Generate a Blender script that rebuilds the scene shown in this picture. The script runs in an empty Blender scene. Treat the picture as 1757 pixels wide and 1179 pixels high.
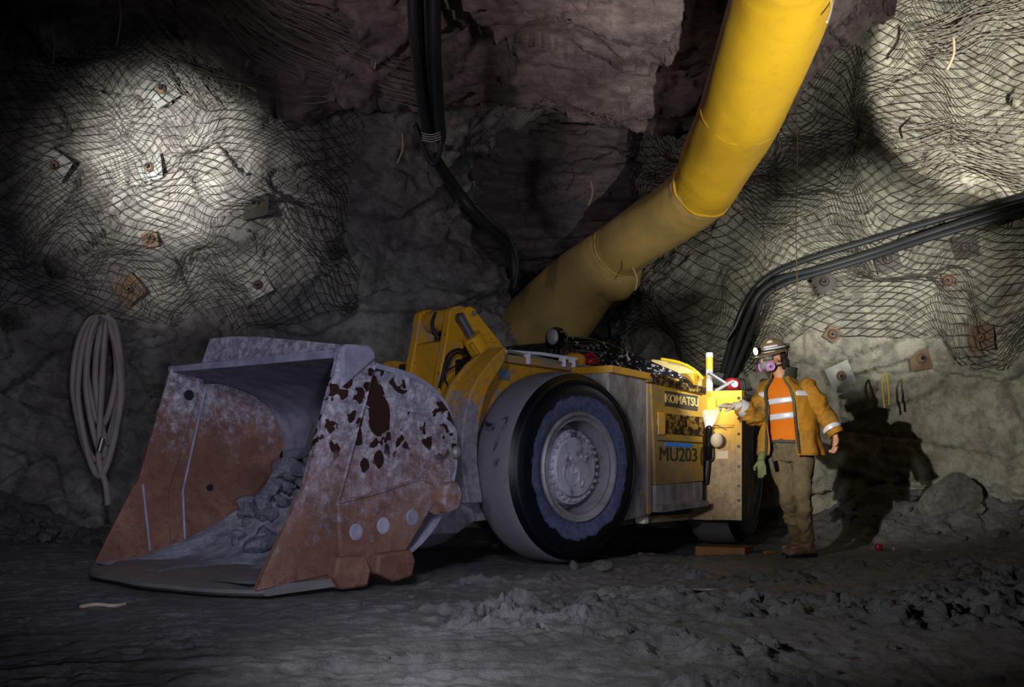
import bpy, bmesh, math, random
import numpy as np
from mathutils import Vector, Matrix
from mathutils.bvhtree import BVHTree
random.seed(7); RNG = np.random.default_rng(11)
S = bpy.context.scene
COL = S.collection
PI = math.pi

# ------------------------------------------------------------------ camera
CZ, FPX, CX0, HY = 0.91, 2000.0, 878.5, 770.0
cam_d = bpy.data.cameras.new('camera'); cam = bpy.data.objects.new('camera', cam_d); COL.objects.link(cam)
cam.location = (0, 0, CZ); cam.rotation_euler = (PI/2, 0, 0)
cam_d.sensor_width = 36; cam_d.lens = FPX/1757*36; cam_d.shift_y = (HY-589.5)/1757
cam_d.clip_end = 200
S.camera = cam
S.view_settings.view_transform = 'Standard'; S.view_settings.look = 'None'
S.view_settings.gamma = 1; S.view_settings.use_curve_mapping = False
S.view_settings.exposure = 0.0

# ------------------------------------------------------------------ world + lights
w = bpy.data.worlds.new('world'); S.world = w; w.use_nodes = True
w.node_tree.nodes['Background'].inputs[0].default_value = (.42, .40, .55, 1)
w.node_tree.nodes['Background'].inputs[1].default_value = .006

def aim(o, tgt):
    d = Vector(tgt)-o.location
    o.rotation_euler = d.to_track_quat('-Z', 'Y').to_euler()
def spot(name, loc, tgt, energy, size_deg, blend=.5, rad=.03, color=(1, 1, 1)):
    l = bpy.data.lights.new(name, 'SPOT'); l.energy = energy; l.spot_size = math.radians(size_deg)
    l.spot_blend = blend; l.shadow_soft_size = rad; l.color = color
    o = bpy.data.objects.new(name, l); COL.objects.link(o); o.location = loc; aim(o, tgt); return o
def area(name, loc, tgt, energy, size, color=(1, 1, 1), spread=PI):
    l = bpy.data.lights.new(name, 'AREA'); l.energy = energy; l.size = size; l.color = color; l.spread = spread
    o = bpy.data.objects.new(name, l); COL.objects.link(o); o.location = loc; aim(o, tgt); return o
def at(px, py, d):
    return Vector(((px-CX0)/FPX*d, d, CZ-(py-HY)/FPX*d))

spot('front_fill', (.5, -.6, .75), (-1.5, 8.6, .95), 560, 44, 1.0, .2, (.76, .78, 1.0))  # added fill spot out of view, brightens the inside of the bucket
spot('machine_fill', (-.7, 2.3, 2.6), (-1.3, 8.6, .8), 420, 60, 1.0, .25, (.76, .78, 1.0))  # unseen fill spot added to brighten bucket and loader
spot('left_fill', (-2.6, 2.2, 2.3), at(230, 700, 12.4), 120, 44, 1.0, .3, (.85, .80, .95))  # weak fill added so the hose coil shows
spot('roof_fill', (-3.3, 6.2, 2.6), at(860, 120, 12), 330, 42, 1.0, .15, (.95, .82, .92))  # unseen fill added to rake across the roof rock
spot('mud_fill', (-1.7, 2.6, 1.6), (.7, 6.2, 0), 430, 56, 1.0, .10, (.95, .95, 1))  # added raking fill that brings out the foreground mud
spot('left_wall_soft_fill', (-4.9, 5.6, 2.4), at(290, 330, 12.6), 1700, 26, 1.0, .05, (1, .99, .94))  # wide second spot added to soften the edge of the lit patch
spot('left_wall_torch', (-4.4, 5.6, 2.4), at(295, 275, 12.6), 6000, 17, 1.0, .05, (1, 1, .96))
spot('worker_key_lamp', (-1.35, 3.0, 2.05), at(1510, 650, 12.6), 1900, 25, .6, .03, (1, .97, .88))
spot('right_wall_fill', (3.3, 4.4, 2.0), at(1500, 470, 12.7), 4600, 19, 1.0, .04, (1, 1, .93))  # extra unseen spot added to brighten the wall above the worker
spot('upper_right_lamp', (3.9, 5.0, 2.2), at(1770, 135, 11.3), 6000, 20, .3, .03, (1, .98, .88))
spot('duct_lamp', (2.7, 4.6, .5), at(1335, 80, 9.8), 2100, 34, 1.0, .05, (1, .98, .92))
spot('duct_lower_lamp', (2.2, 5.0, .7), at(1175, 385, 12.4), 1000, 17, 1.0, .05, (1, .98, .95))

# ------------------------------------------------------------------ noise
def _h(ix, iy, iz, s):
    n = (ix.astype(np.int64)*73856093) ^ (iy.astype(np.int64)*19349663) ^ (iz.astype(np.int64)*83492791) ^ (s*2654435)
    n &= 0xffffffff
    n = (n ^ (n >> 15))*2246822519 & 0xffffffff
    n = (n ^ (n >> 13))*3266489917 & 0xffffffff
    n ^= n >> 16
    return n/4294967295.0
def vn(P, s=0):
    f = np.floor(P); t = P-f; t = t*t*t*(t*(t*6-15)+10)
    x, y, z = f[:, 0], f[:, 1], f[:, 2]; r = 0
    for dx in (0, 1):
        wx = t[:, 0] if dx else 1-t[:, 0]
        for dy in (0, 1):
            wy = t[:, 1] if dy else 1-t[:, 1]
            for dz in (0, 1):
                wz = t[:, 2] if dz else 1-t[:, 2]
                r = r+wx*wy*wz*_h(x+dx, y+dy, z+dz, s)
    return r*2-1
def fbm(P, o=4, s=0, g=.5):
    a = 1; r = 0; tot = 0
    for k in range(o):
        r = r+a*vn(P*(2.03**k)+17.3*k, s+k); tot += a; a *= g
    return r/tot
def ridged(P, o=3, s=0):
    a = 1; r = 0
    for k in range(o):
        r = r+a*(1-np.abs(vn(P*(2.1**k)+5.1*k, s+k))*2); a *= .5
    return r/1.75
def cell(P, s=0, tilt=.8):
    f = np.floor(P); best = np.full(len(P), 1e9); out = np.zeros(len(P))
    for dx in (-1, 0, 1):
        for dy in (-1, 0, 1):
            for dz in (-1, 0, 1):
                c = f+np.array([dx, dy, dz])
                j = np.stack([_h(c[:, 0], c[:, 1], c[:, 2], s+q) for q in (1, 2, 3)], 1)
                p = c+j; d = P-p; dd = (d*d).sum(1)
                g = np.stack([_h(c[:, 0], c[:, 1], c[:, 2], s+q)-.5 for q in (4, 5, 6)], 1)*2*tilt
                o = _h(c[:, 0], c[:, 1], c[:, 2], s+7)-.5
                v = o+(g*d).sum(1)
                m = dd < best; best[m] = dd[m]; out[m] = v[m]
    return out
def sst(x, a, b):
    t = np.clip((x-a)/(b-a), 0, 1); return t*t*(3-2*t)

# ------------------------------------------------------------------ materials
def rgb(h):
    c = [int(h[i:i+2], 16)/255 for i in (0, 2, 4)]
    return tuple((x/12.92 if x <= .04045 else ((x+.055)/1.055)**2.4) for x in c)+(1,)
class NT:
    def __init__(s, name):
        s.m = bpy.data.materials.new(name); s.m.use_nodes = True; s.t = s.m.node_tree; s.t.nodes.clear()
        s.out = s.n('ShaderNodeOutputMaterial'); s.b = s.n('ShaderNodeBsdfPrincipled')
        s.l(s.b.outputs[0], s.out.inputs[0]); s.tc = s.n('ShaderNodeTexCoord')
    def n(s, t, **k):
        x = s.t.nodes.new(t)
        for a, b in k.items(): setattr(x, a, b)
        return x
    def l(s, a, b): s.t.links.new(a, b)
    def noise(s, scale, det=6, rough=.6, vec=None, dist=0, stretch=None):
        x = s.n('ShaderNodeTexNoise'); x.inputs['Scale'].default_value = scale; x.inputs['Detail'].default_value = det
        x.inputs['Roughness'].default_value = rough; x.inputs['Distortion'].default_value = dist
        v = vec or s.tc.outputs['Object']
        if stretch:
            mp = s.n('ShaderNodeMapping'); mp.inputs['Scale'].default_value = stretch; s.l(v, mp.inputs[0]); v = mp.outputs[0]
        s.l(v, x.inputs['Vector']); return x.outputs['Fac']
    def ramp(s, f, stops):
        r = s.n('ShaderNodeValToRGB'); e = r.color_ramp.elements
        while len(e) < len(stops): e.new(.5)
        for i, (p, c) in enumerate(stops):
            e[i].position = p; e[i].color = c if len(c) == 4 else (*c, 1)
        s.l(f, r.inputs[0]); return r.outputs[0]
    def bw(s, f, a, b):
        m = s.n('ShaderNodeMapRange'); s.l(f, m.inputs[0]); m.inputs[1].default_value = a; m.inputs[2].default_value = b; return m.outputs[0]
    def mix(s, f, a, b, mode='MIX'):
        m = s.n('ShaderNodeMix', data_type='RGBA', blend_type=mode)
        for i, v in ((0, f), (6, a), (7, b)):
            if isinstance(v, (int, float, tuple)): m.inputs[i].default_value = v
            else: s.l(v, m.inputs[i])
        return m.outputs[2]
    def math(s, op, a, b=0.0, c=None):
        m = s.n('ShaderNodeMath', operation=op)
        for i, v in ((0, a), (1, b), (2, c)):
            if v is None: continue
            if isinstance(v, (int, float)): m.inputs[i].default_value = v
            else: s.l(v, m.inputs[i])
        return m.outputs[0]
    def xyz(s, out='Object'):
        x = s.n('ShaderNodeSeparateXYZ'); s.l(s.tc.outputs[out], x.inputs[0]); return x.outputs
    def bump(s, h, st=.5, dist=.02, prev=None):
        b = s.n('ShaderNodeBump'); b.inputs['Strength'].default_value = st; b.inputs['Distance'].default_value = dist
        s.l(h, b.inputs['Height'])
        if prev: s.l(prev, b.inputs['Normal'])
        return b.outputs[0]
    def fin(s, col, rough=.7, metal=0.0, nrm=None, spec=.5):
        for k, v in (('Base Color', col), ('Roughness', rough), ('Metallic', metal), ('Specular IOR Level', spec)):
            if isinstance(v, (int, float, tuple)): s.b.inputs[k].default_value = v
            else: s.l(v, s.b.inputs[k])
        if nrm: s.l(nrm, s.b.inputs['Normal'])
        return s.m

M = {}
def rock_mat(name, c1, c2, c3, stretch=(1, 1, 1), bs=1.0, rough=.85):
    t = NT(name)
    n1 = t.noise(.9, 8, .65, stretch=stretch, dist=.6); n2 = t.noise(6, 10, .7, stretch=stretch); n3 = t.noise(28, 8, .75)
    c = t.ramp(n1, [(.3, c1), (.5, c2), (.68, c3)])
    c = t.mix(t.bw(n2, .42, .62), c, t.mix(.55, c, (.05, .045, .045, 1)))
    c = t.mix(t.math('MULTIPLY', t.bw(n3, .55, .75), .5), c, c3)
    b = t.bump(n2, .9*bs, .05); b = t.bump(n3, .7*bs, .015, b)
    M[name] = t.fin(c, rough, nrm=b, spec=.35)
rock_mat('rock_left', rgb('67605f'), rgb('96918c'), rgb('bcb8ac'), (1, 1, 1), 1.3)
rock_mat('rock_right', rgb('8d8a7e'), rgb('aba796'), rgb('c6c1ac'), (1, 1, .8), 1.3)
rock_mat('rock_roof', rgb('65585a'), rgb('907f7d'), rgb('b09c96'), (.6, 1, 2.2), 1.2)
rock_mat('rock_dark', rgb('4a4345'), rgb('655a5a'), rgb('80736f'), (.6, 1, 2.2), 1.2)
rock_mat('rubble', rgb('6a6660'), rgb('85807a'), rgb('a09a8e'))
rock_mat('ore', rgb('9496a8'), rgb('b0b2c2'), rgb('d2d4e0'))

t = NT('mud'); n1 = t.noise(.8, 6, .6); n2 = t.noise(9, 10, .7, stretch=(1, .6, 1)); n3 = t.noise(45, 6, .7)
c = t.ramp(n1, [(.3, rgb('5a5a5c')), (.55, rgb('78777a')), (.75, rgb('88868a'))])
c = t.mix(t.bw(n2, .45, .7), c, rgb('4c4a4a'))
M['mud'] = t.fin(c, t.ramp(n1, [(.35, (.42,)*3), (.6, (.7,)*3)]), nrm=t.bump(n3, .7, .012, t.bump(n2, 1.0, .05)), spec=.5)

def paint(name, base, dirt_amt=.5, dust=rgb('8c867c'), rough=.5):
    t = NT(name); n1 = t.noise(3.2, 8, .65, dist=.4); n2 = t.noise(14, 8, .7); n3 = t.noise(38, 6, .6)
    c = t.mix(t.math('MULTIPLY', t.bw(n1, .62-.28*dirt_amt, .72-.18*dirt_amt), .75), base, dust)
    c = t.mix(t.bw(n2, .64, .68), c, rgb('5a3a22'))
    c = t.mix(t.bw(n3, .66, .7), c, rgb('2a2420'))
    c = t.mix(t.math('MULTIPLY', t.noise(1.3), .35), c, (.08, .05, .03, 1))
    M[name] = t.fin(c, t.ramp(n1, [(.4, (rough-.1,)*3), (.7, (.85,)*3)]), nrm=t.bump(n2, .25, .006), spec=.45)
paint('yellow', rgb('d39a14'), .35)
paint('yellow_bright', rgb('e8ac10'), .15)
paint('yellow_dirty', rgb('b08434'), .8)
paint('yellow_door', rgb('a67f24'), .55, rgb('6e6450'))
paint('yellow_lit', rgb('f2dc90'), .1)  # pale copy of the yellow, lamp light painted into the colour

def plain(name, col, rough=.6, metal=0.0, nsc=8, var=.25, bs=.2, spec=.5):
    t = NT(name); n = t.noise(nsc, 6, .6)
    c = t.mix(t.math('MULTIPLY', t.bw(n, .35, .7), var), col, tuple(x*.4 for x in col[:3])+(1,))
    M[name] = t.fin(c, rough, metal, nrm=t.bump(n, bs, .006), spec=spec)
t = NT('panel_paint'); z = t.xyz(); n1 = t.noise(5, 8, .7, stretch=(1, 1, .3)); n2 = t.noise(20, 8, .7)
k = t.bw(t.math('ADD', z[2], t.math('MULTIPLY', t.math('SUBTRACT', n1, .5), .9)), .72, 1.05)
c = t.mix(k, t.ramp(n2, [(.3, rgb('6e5a40')), (.6, rgb('9a8260'))]), rgb('dba634')); c = t.mix(t.bw(n2, .66, .7), c, rgb('5a4222'))
M['panel_paint'] = t.fin(c, .6, 0, t.bump(n2, .25, .005), .4)
t = NT('splash_yellow'); z = t.xyz(); n1 = t.noise(4, 8, .7, dist=.4); n2 = t.noise(18, 8, .7)
k = t.bw(t.math('ADD', z[2], t.math('MULTIPLY', t.math('SUBTRACT', n1, .5), 1.3)), 1.18, 1.34)
c = t.mix(k, t.ramp(n2, [(.3, rgb('605c60')), (.6, rgb('8c8a92'))]), t.mix(t.bw(n2, .5, .62), rgb('bd8a1c'), rgb('9a7a48'))); c = t.mix(t.bw(n2, .68, .72), c, rgb('4a3622'))
M['splash_yellow'] = t.fin(c, .75, 0, t.bump(n2, .35, .008), .35)
plain('black_rubber', rgb('1a1a1d'), .55); plain('cable_black', rgb('232427'), .42)
plain('steel', rgb('8a8a8c'), .4, .8); plain('dark_steel', rgb('35343a'), .5, .5)
plain('wire', rgb('6a6258'), .6, .3, 3); plain('wire_dark', rgb('352e28'), .6, .3, 3); plain('wire_pale', rgb('8d867a'), .6, .2, 3)
plain('rust_plate', rgb('705843'), .7, .1, 9, .6); plain('plate_grey', rgb('8f8f8a'), .55, .4, 7, .5)
plain('plate_dark', rgb('4a453f'), .7, .2, 7, .5)
plain('wood', rgb('9a6638'), .75, 0, 6, .5); plain('hose', rgb('a3968f'), .6, 0, 5, .4)
plain('tube_pale', rgb('b3a189'), .7); plain('lamp_black', rgb('121214'), .15)
plain('jacket', rgb('a06f20'), .8, 0, 6, .8, .35, .2); plain('shirt', rgb('dd7418'), .8, 0, 12, .15, .2, .2)
plain('trousers', rgb('6e6046'), .85, 0, 9, .5, .4, .2); plain('boot', rgb('86654e'), .8, 0, 12, .6)
plain('skin', rgb('cf9a78'), .55, 0, 20, .15, .1); plain('tape', rgb('dcdde6'), .35, .1, 20, .1)
plain('tape_yellow', rgb('e6e4b4'), .35, .1, 20, .1)
plain('helmet', rgb('7c6a50'), .5, 0, 10, .5); t = NT('jacket'); n = t.noise(5, 8, .7, dist=.5); n2 = t.noise(2.2, 5, .6)
c = t.mix(t.bw(n, .5, .66), rgb('b07a20'), rgb('664c20')); c = t.mix(t.math('MULTIPLY', t.bw(n2, .5, .65), .5), c, rgb('5a5428'))
M['jacket'] = t.fin(c, .75, 0, t.bump(t.noise(14, 6, .6), .4, .01, t.bump(t.noise(5, 4, .5, dist=1.2), .6, .03)), .3)
plain('hair', rgb('2a2018'), .8, 0, 40, .5, .8)
plain('mask_grey', rgb('8b9089'), .5); plain('filter_pink', rgb('c58fd0'), .5, 0, 20, .1)
plain('strap', rgb('4e4a44'), .7); plain('lining', rgb('3a3a30'), .8); plain('glove_white', rgb('d8d2c4'), .8, 0, 25, .3)
plain('glove_orange', rgb('c9783a'), .8); plain('glove_green', rgb('6a7048'), .8, 0, 12, .8)
plain('red', rgb('8e1c24'), .35); plain('white_plastic', rgb('e8e4d0'), .4); plain('yellow_plastic', rgb('e8c21c'), .4)
plain('blue_tape', rgb('1e78d8'), .5, 0, 20, .25); plain('letter_dark', rgb('2c2a20'), .7); plain('letter_gold', rgb('b49a5c'), .6)
plain('cream', rgb('c8b494'), .6); plain('lip_steel', rgb('8c8a86'), .45, .3, 5, .45)
plain('green_cable', rgb('2c3a2c'), .6); plain('yellow_strap', rgb('a8983a'), .7)

# dusty rusty bucket steel
def bucket_mat(name, spots):
    t = NT(name); z = t.xyz()
    n1 = t.noise(2.2, 8, .65, dist=.5); n2 = t.noise(16, 10, .75); n3 = t.noise(60, 6, .7); n4 = t.noise(5, 8, .7, stretch=(1, 1, .35))
    rust = t.ramp(n1, [(.3, rgb('60443a')), (.5, rgb('7f5a4a')), (.7, rgb('98745f'))])
    rust = t.mix(t.bw(n2, .5, .7), rust, rgb('573a30'))
    dust = t.ramp(n2, [(.36, rgb('5e5a66')), (.5, rgb('9c9aa8')), (.64, rgb('d2cfd6'))])
    hgt = t.math('ADD', z[2], t.math('MULTIPLY', t.math('SUBTRACT', n4, .5), 1.1))
    hgt = t.math('ADD', hgt, t.math('MULTIPLY', t.math('SUBTRACT', n2, .5), 1.5))
    k = t.math('MULTIPLY', t.bw(hgt, .35 if spots else .95, 1.15 if spots else 1.5), .92)
    c = t.mix(k, rust, dust)
    c = t.mix(t.math('MULTIPLY', t.bw(n3, .62, .74), .5), c, rgb('a89888'))
    if spots:
        # oil and wet patches
        v = t.n('ShaderNodeTexVoronoi', feature='F1'); v.inputs['Scale'].default_value = 12; v.inputs['Randomness'].default_value = 1
        wn = t.n('ShaderNodeTexNoise'); wn.inputs['Scale'].default_value = 9
        t.l(t.tc.outputs['Object'], wn.inputs['Vector'])
        mx = t.n('ShaderNodeMix', data_type='VECTOR'); mx.inputs[0].default_value = .16
        t.l(t.tc.outputs['Object'], mx.inputs[4]); t.l(wn.outputs['Color'], mx.inputs[5]); t.l(mx.outputs[1], v.inputs['Vector'])
        reg = t.bw(t.math('ADD', z[2], t.math('MULTIPLY', t.noise(1.6), .5)), .98, 1.15)
        s1 = t.math('MULTIPLY', t.math('LESS_THAN', v.outputs['Distance'], t.math('MULTIPLY', t.noise(5, 3), .74)), t.math('GREATER_THAN', t.noise(2.6, 2), .43))
        s1 = t.math('MULTIPLY', s1, reg)
        wob = t.math('MULTIPLY', t.math('SUBTRACT', t.noise(8), .5), .11)
        tot = s1
        for (a, zz, ra, rz) in ((2.03, 1.28, .06, .12), (1.98, 1.13, .095, .14), (2.16, 1.0, .035, .07), (1.98, .84, .04, .06), (2.10, .80, .035, .05)):
            dx = t.math('DIVIDE', t.math('SUBTRACT', t.math('ADD', z[0], wob), a), ra)
            dz = t.math('DIVIDE', t.math('SUBTRACT', t.math('ADD', z[2], wob), zz), rz)
            rr = t.math('ADD', t.math('MULTIPLY', dx, dx), t.math('MULTIPLY', dz, dz))
            tot = t.math('MAXIMUM', tot, t.math('LESS_THAN', rr, 1.0))
        c = t.mix(tot, c, rgb('38221f'))
        ro = t.mix(tot, (.75,)*3+(1,), (.3,)*3+(1,))
    else: ro = .75
    M[name] = t.fin(c, ro, .1, t.bump(n3, .4, .006, t.bump(n2, .5, .012)), .4)
bucket_mat('bucket_outer', True); bucket_mat('bucket_inner', False)
t = NT('bucket_dust'); n = t.noise(5, 8, .65); n2 = t.noise(30, 6, .7)
c = t.ramp(n, [(.35, rgb('7c7c8c')), (.6, rgb('a2a2b4')), (.75, rgb('aa9c9a'))])
M['bucket_dust'] = t.fin(c, .8, 0, t.bump(n2, .3, .006), .3)

t = NT('tyre_dusty'); z = t.xyz('Object'); n1 = t.noise(2.5, 8, .7, dist=.8); n2 = t.noise(18, 8, .7)
c = t.mix(t.bw(n1, .56, .62), rgb('6c6970'), rgb('232530'))
M['tyre_dusty'] = t.fin(c, t.mix(t.bw(n1, .56, .62), (.8,)*3+(1,), (.35,)*3+(1,)), 0, t.bump(n2, .4, .008), .4)
def side_mat(name):   # sidewall: wet black ring outside, caked blue grey mud inside (object origin = wheel centre, axis Y)
    t = NT(name); z = t.xyz()
    r = t.math('SQRT', t.math('ADD', t.math('MULTIPLY', z[0], z[0]), t.math('MULTIPLY', z[2], z[2])))
    n = t.noise(6, 6, .7, dist=.6); n2 = t.noise(22, 8, .7)
    rr = t.math('ADD', r, t.math('MULTIPLY', t.math('SUBTRACT', n, .5), .16))
    k = t.bw(rr, .555, .57)
    c = t.mix(k, t.ramp(n2, [(.35, rgb('3c4262')), (.6, rgb('5a6080'))]), rgb('0d1018'))
    M[name] = t.fin(c, t.mix(k, (.8,)*3+(1,), (.38,)*3+(1,)), 0, t.bump(n2, .3, .005), .45)
side_mat('tyre_side')
t = NT('hub_grey'); n = t.noise(5, 8, .7, dist=.5); n2 = t.noise(30)
c = t.ramp(n, [(.36, rgb('44444a')), (.46, rgb('aaa8b4')), (.7, rgb('cccad6'))])
M['hub_grey'] = t.fin(c, .6, .1, t.bump(n2, .3, .004), .4)
t = NT('rim_grey'); n = t.noise(4, 8, .7); c = t.ramp(n, [(.35, rgb('77736f')), (.6, rgb('9c99a2'))])
M['rim_grey'] = t.fin(c, .6, .2, t.bump(n, .2, .004), .4)
t = NT('hood_black'); n = t.noise(26, 8, .75); n1 = t.noise(3, 4); z = t.xyz()
k = t.math('MULTIPLY', t.bw(n, .56, .585), t.bw(t.math('ADD', t.math('MULTIPLY', z[0], -.55), n1), .55, 1.05))
c = t.mix(k, rgb('121216'), rgb('c2c2c2'))
M['hood_black'] = t.fin(c, .28, 0, t.bump(n, .15, .004), .5)
t = NT('greasy'); n = t.noise(16, 8, .7); c = t.mix(t.bw(n, .5, .56), rgb('17130f'), rgb('7a5c22')); M['greasy'] = t.fin(c, .35, 0, t.bump(n, .3, .006))
t = NT('mud_on_steel'); n = t.noise(7, 8, .7, stretch=(1, 1, .4)); n2 = t.noise(22, 8, .7)
c = t.ramp(n, [(.3, rgb('45403e')), (.5, rgb('77736f')), (.68, rgb('98959a'))]); c = t.mix(t.bw(n2, .62, .66), c, rgb('b08a3a'))
M['mud_on_steel'] = t.fin(c, .8, 0, t.bump(n2, .4, .008), .3)
t = NT('duct_yellow'); n = t.noise(1.2, 5, .6); n2 = t.noise(9, 6, .6)
c = t.ramp(n, [(.3, rgb('cfa330')), (.6, rgb('e8b828'))]); c = t.mix(t.math('MULTIPLY', t.bw(n2, .55, .75), .3), c, rgb('b0893a'))
M['duct_yellow'] = t.fin(c, .42, 0, t.bump(t.noise(5, 3, .5, dist=.5), .12, .03), .5)
t = NT('duct_dusty'); n = t.noise(2.0, 6, .6); c = t.ramp(n, [(.3, rgb('a08c5c')), (.6, rgb('c4a45c'))])
M['duct_dusty'] = t.fin(c, .6, 0, t.bump(t.noise(6, 3), .12, .03), .4)
def emis(name, col, s):
    t = NT(name); t.b.inputs['Emission Color'].default_value = col; t.b.inputs['Emission Strength'].default_value = s
    M[name] = t.fin(col, .4)
emis('lamp_glow', (.85, .92, 1, 1), 60)
t = NT('glass'); t.b.inputs['Transmission Weight'].default_value = .9; M['glass'] = t.fin((.85, .88, .8, 1), .08)

# ------------------------------------------------------------------ object helpers
def tag(o, label=None, cat=None, group=None, kind=None):
    if label: o['label'] = label
    if cat: o['category'] = cat
    if group: o['group'] = group
    if kind: o['kind'] = kind
    return o
def empty(name, loc, rz=0, label=None, cat=None, group=None):
    o = bpy.data.objects.new(name, None); COL.objects.link(o); o.location = loc; o.rotation_euler = (0, 0, rz)
    o.empty_display_size = .1
    return tag(o, label, cat, group)
def link(name, me, mat, parent=None, loc=None):
    o = bpy.data.objects.new(name, me); COL.objects.link(o)
    if mat: me.materials.append(M[mat] if isinstance(mat, str) else mat)
    if parent: o.parent = parent
    if loc is not None: o.location = loc
    return o
class MB:
    """collects shapes into one mesh"""
    def __init__(s, mtx=None): s.bm = bmesh.new(); s.m = mtx
    def poly(s, vs, fs):
        v = [s.bm.verts.new(p) for p in vs]
        for f in fs:
            try: s.bm.faces.new([v[i] for i in f])
            except ValueError: pass
        return s
    def box(s, x0, x1, y0, y1, z0, z1):
        vs = [(x, y, z) for z in (z0, z1) for x, y in ((x0, y0), (x1, y0), (x1, y1), (x0, y1))]
        return s.poly(vs, [(3, 2, 1, 0), (4, 5, 6, 7), (0, 1, 5, 4), (1, 2, 6, 5), (2, 3, 7, 6), (3, 0, 4, 7)])
    def prism(s, pts, y0, y1):     # polygon in (x,z) extruded along y
        n = len(pts)
        ar = sum(pts[i][0]*pts[(i+1) % n][1]-pts[(i+1) % n][0]*pts[i][1] for i in range(n))
        if ar < 0: pts = pts[::-1]
        vs = [(p[0], y0, p[1]) for p in pts]+[(p[0], y1, p[1]) for p in pts]
        fs = [tuple(range(n)), tuple(range(2*n-1, n-1, -1))]+[(i, i+n, (i+1) % n+n, (i+1) % n) for i in range(n)]
        return s.poly(vs, fs)
    def prismz(s, pts, z0, z1):
        n = len(pts)
        vs = [(p[0], p[1], z0) for p in pts]+[(p[0], p[1], z1) for p in pts]
        fs = [tuple(range(n-1, -1, -1)), tuple(range(n, 2*n))]+[(i, (i+1) % n, (i+1) % n+n, i+n) for i in range(n)]
        return s.poly(vs, fs)
    def tube(s, pts, r, n=10, cap=True):
        P = [Vector(p) for p in pts]; rs = r if hasattr(r, '__len__') else [r]*len(P)
        rings = []; t0 = None; nx = None
        for i, p in enumerate(P):
            tn = (P[min(i+1, len(P)-1)]-P[max(i-1, 0)]).normalized()
            if nx is None:
                a = Vector((0, 0, 1)) if abs(tn.z) < .9 else Vector((1, 0, 0)); nx = tn.cross(a).normalized()
            else:
                nx = (nx-tn*nx.dot(tn)).normalized()
            ny = tn.cross(nx)
            rings.append([s.bm.verts.new(p+(nx*math.cos(2*PI*k/n)+ny*math.sin(2*PI*k/n))*rs[i]) for k in range(n)])
        for a, b in zip(rings, rings[1:]):
            for k in range(n): s.bm.faces.new((a[k], a[(k+1) % n], b[(k+1) % n], b[k]))
        if cap: s.bm.faces.new(rings[0][::-1]); s.bm.faces.new(rings[-1])
        return s
    def cyl(s, p0, p1, r, n=20, r2=None): return s.tube([p0, p1], [r, r if r2 is None else r2], n)
    def lathe(s, prof, axis='Y', n=48, c=(0, 0, 0), closed=False):   # prof: (radius, axial)
        rings = []
        for r, a in prof:
            ring = []
            for k in range(n):
                u, v = r*math.cos(2*PI*k/n), r*math.sin(2*PI*k/n)
                p = {'Y': (v, a, u), 'Z': (u, v, a), 'X': (a, u, v)}[axis]
                ring.append(s.bm.verts.new((p[0]+c[0], p[1]+c[1], p[2]+c[2])))
            rings.append(ring)
        pr = list(zip(rings, rings[1:]))+([(rings[-1], rings[0])] if closed else [])
        for a, b in pr:
            for k in range(n): s.bm.faces.new((a[k], a[(k+1) % n], b[(k+1) % n], b[k]))
        if not closed:
            s.bm.faces.new(rings[0][::-1]); s.bm.faces.new(rings[-1])
        return s
    def sphere(s, c, r, sc=(1, 1, 1), sub=2):
        g = bmesh.ops.create_icosphere(s.bm, subdivisions=sub, radius=r)
        for v in g['verts']: v.co = Vector((v.co.x*sc[0]+c[0], v.co.y*sc[1]+c[1], v.co.z*sc[2]+c[2]))
        return s
    def mesh(s, name, ang=35):
        bmesh.ops.recalc_face_normals(s.bm, faces=s.bm.faces)
        me = bpy.data.meshes.new(name); s.bm.to_mesh(me); s.bm.free()
        if s.m is not None: me.transform(s.m)
        me.shade_smooth(); me.set_sharp_from_angle(angle=math.radians(ang)); return me
    def build(s, name, mat, parent=None, bev=0, loc=None, ang=35):
        me = s.mesh(name, ang)
        if loc is not None: me.transform(Matrix.Translation(-Vector(loc)))
        o = link(name, me, mat, parent, loc)
        if bev:
            b = o.modifiers.new('bevel', 'BEVEL'); b.width = bev; b.segments = 2; b.limit_method = 'ANGLE'; b.angle_limit = math.radians(40)
        return o
def smooth_path(pts, n=8):
    P = [Vector(p) for p in pts]; out = []
    for i in range(len(P)-1):
        p0, p1, p2, p3 = P[max(i-1, 0)], P[i], P[i+1], P[min(i+2, len(P)-1)]
        for k in range(n):
            t = k/n
            out.append(.5*((2*p1)+(p2-p0)*t+(2*p0-5*p1+4*p2-p3)*t*t+(3*p1-p0-3*p2+p3)*t**3))
    out.append(P[-1]); return out
def grid_mesh(name, V, nu, nv, flip=False):
    """V (nu*nv,3) index i*nv+j"""
    me = bpy.data.meshes.new(name); i, j = np.meshgrid(np.arange(nu-1), np.arange(nv-1), indexing='ij')
    a = (i*nv+j).ravel(); q = np.stack([a, a+nv, a+nv+1, a+1], 1)
    if flip: q = q[:, ::-1]
    me.vertices.add(len(V)); me.vertices.foreach_set('co', V.astype(np.float32).ravel())
    me.loops.add(q.size); me.loops.foreach_set('vertex_index', q.astype(np.int32).ravel())
    me.polygons.add(len(q)); me.polygons.foreach_set('loop_start', np.arange(0, q.size, 4, dtype=np.int32))
    me.update(calc_edges=True); me.validate(); me.shade_smooth(); return me

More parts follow.
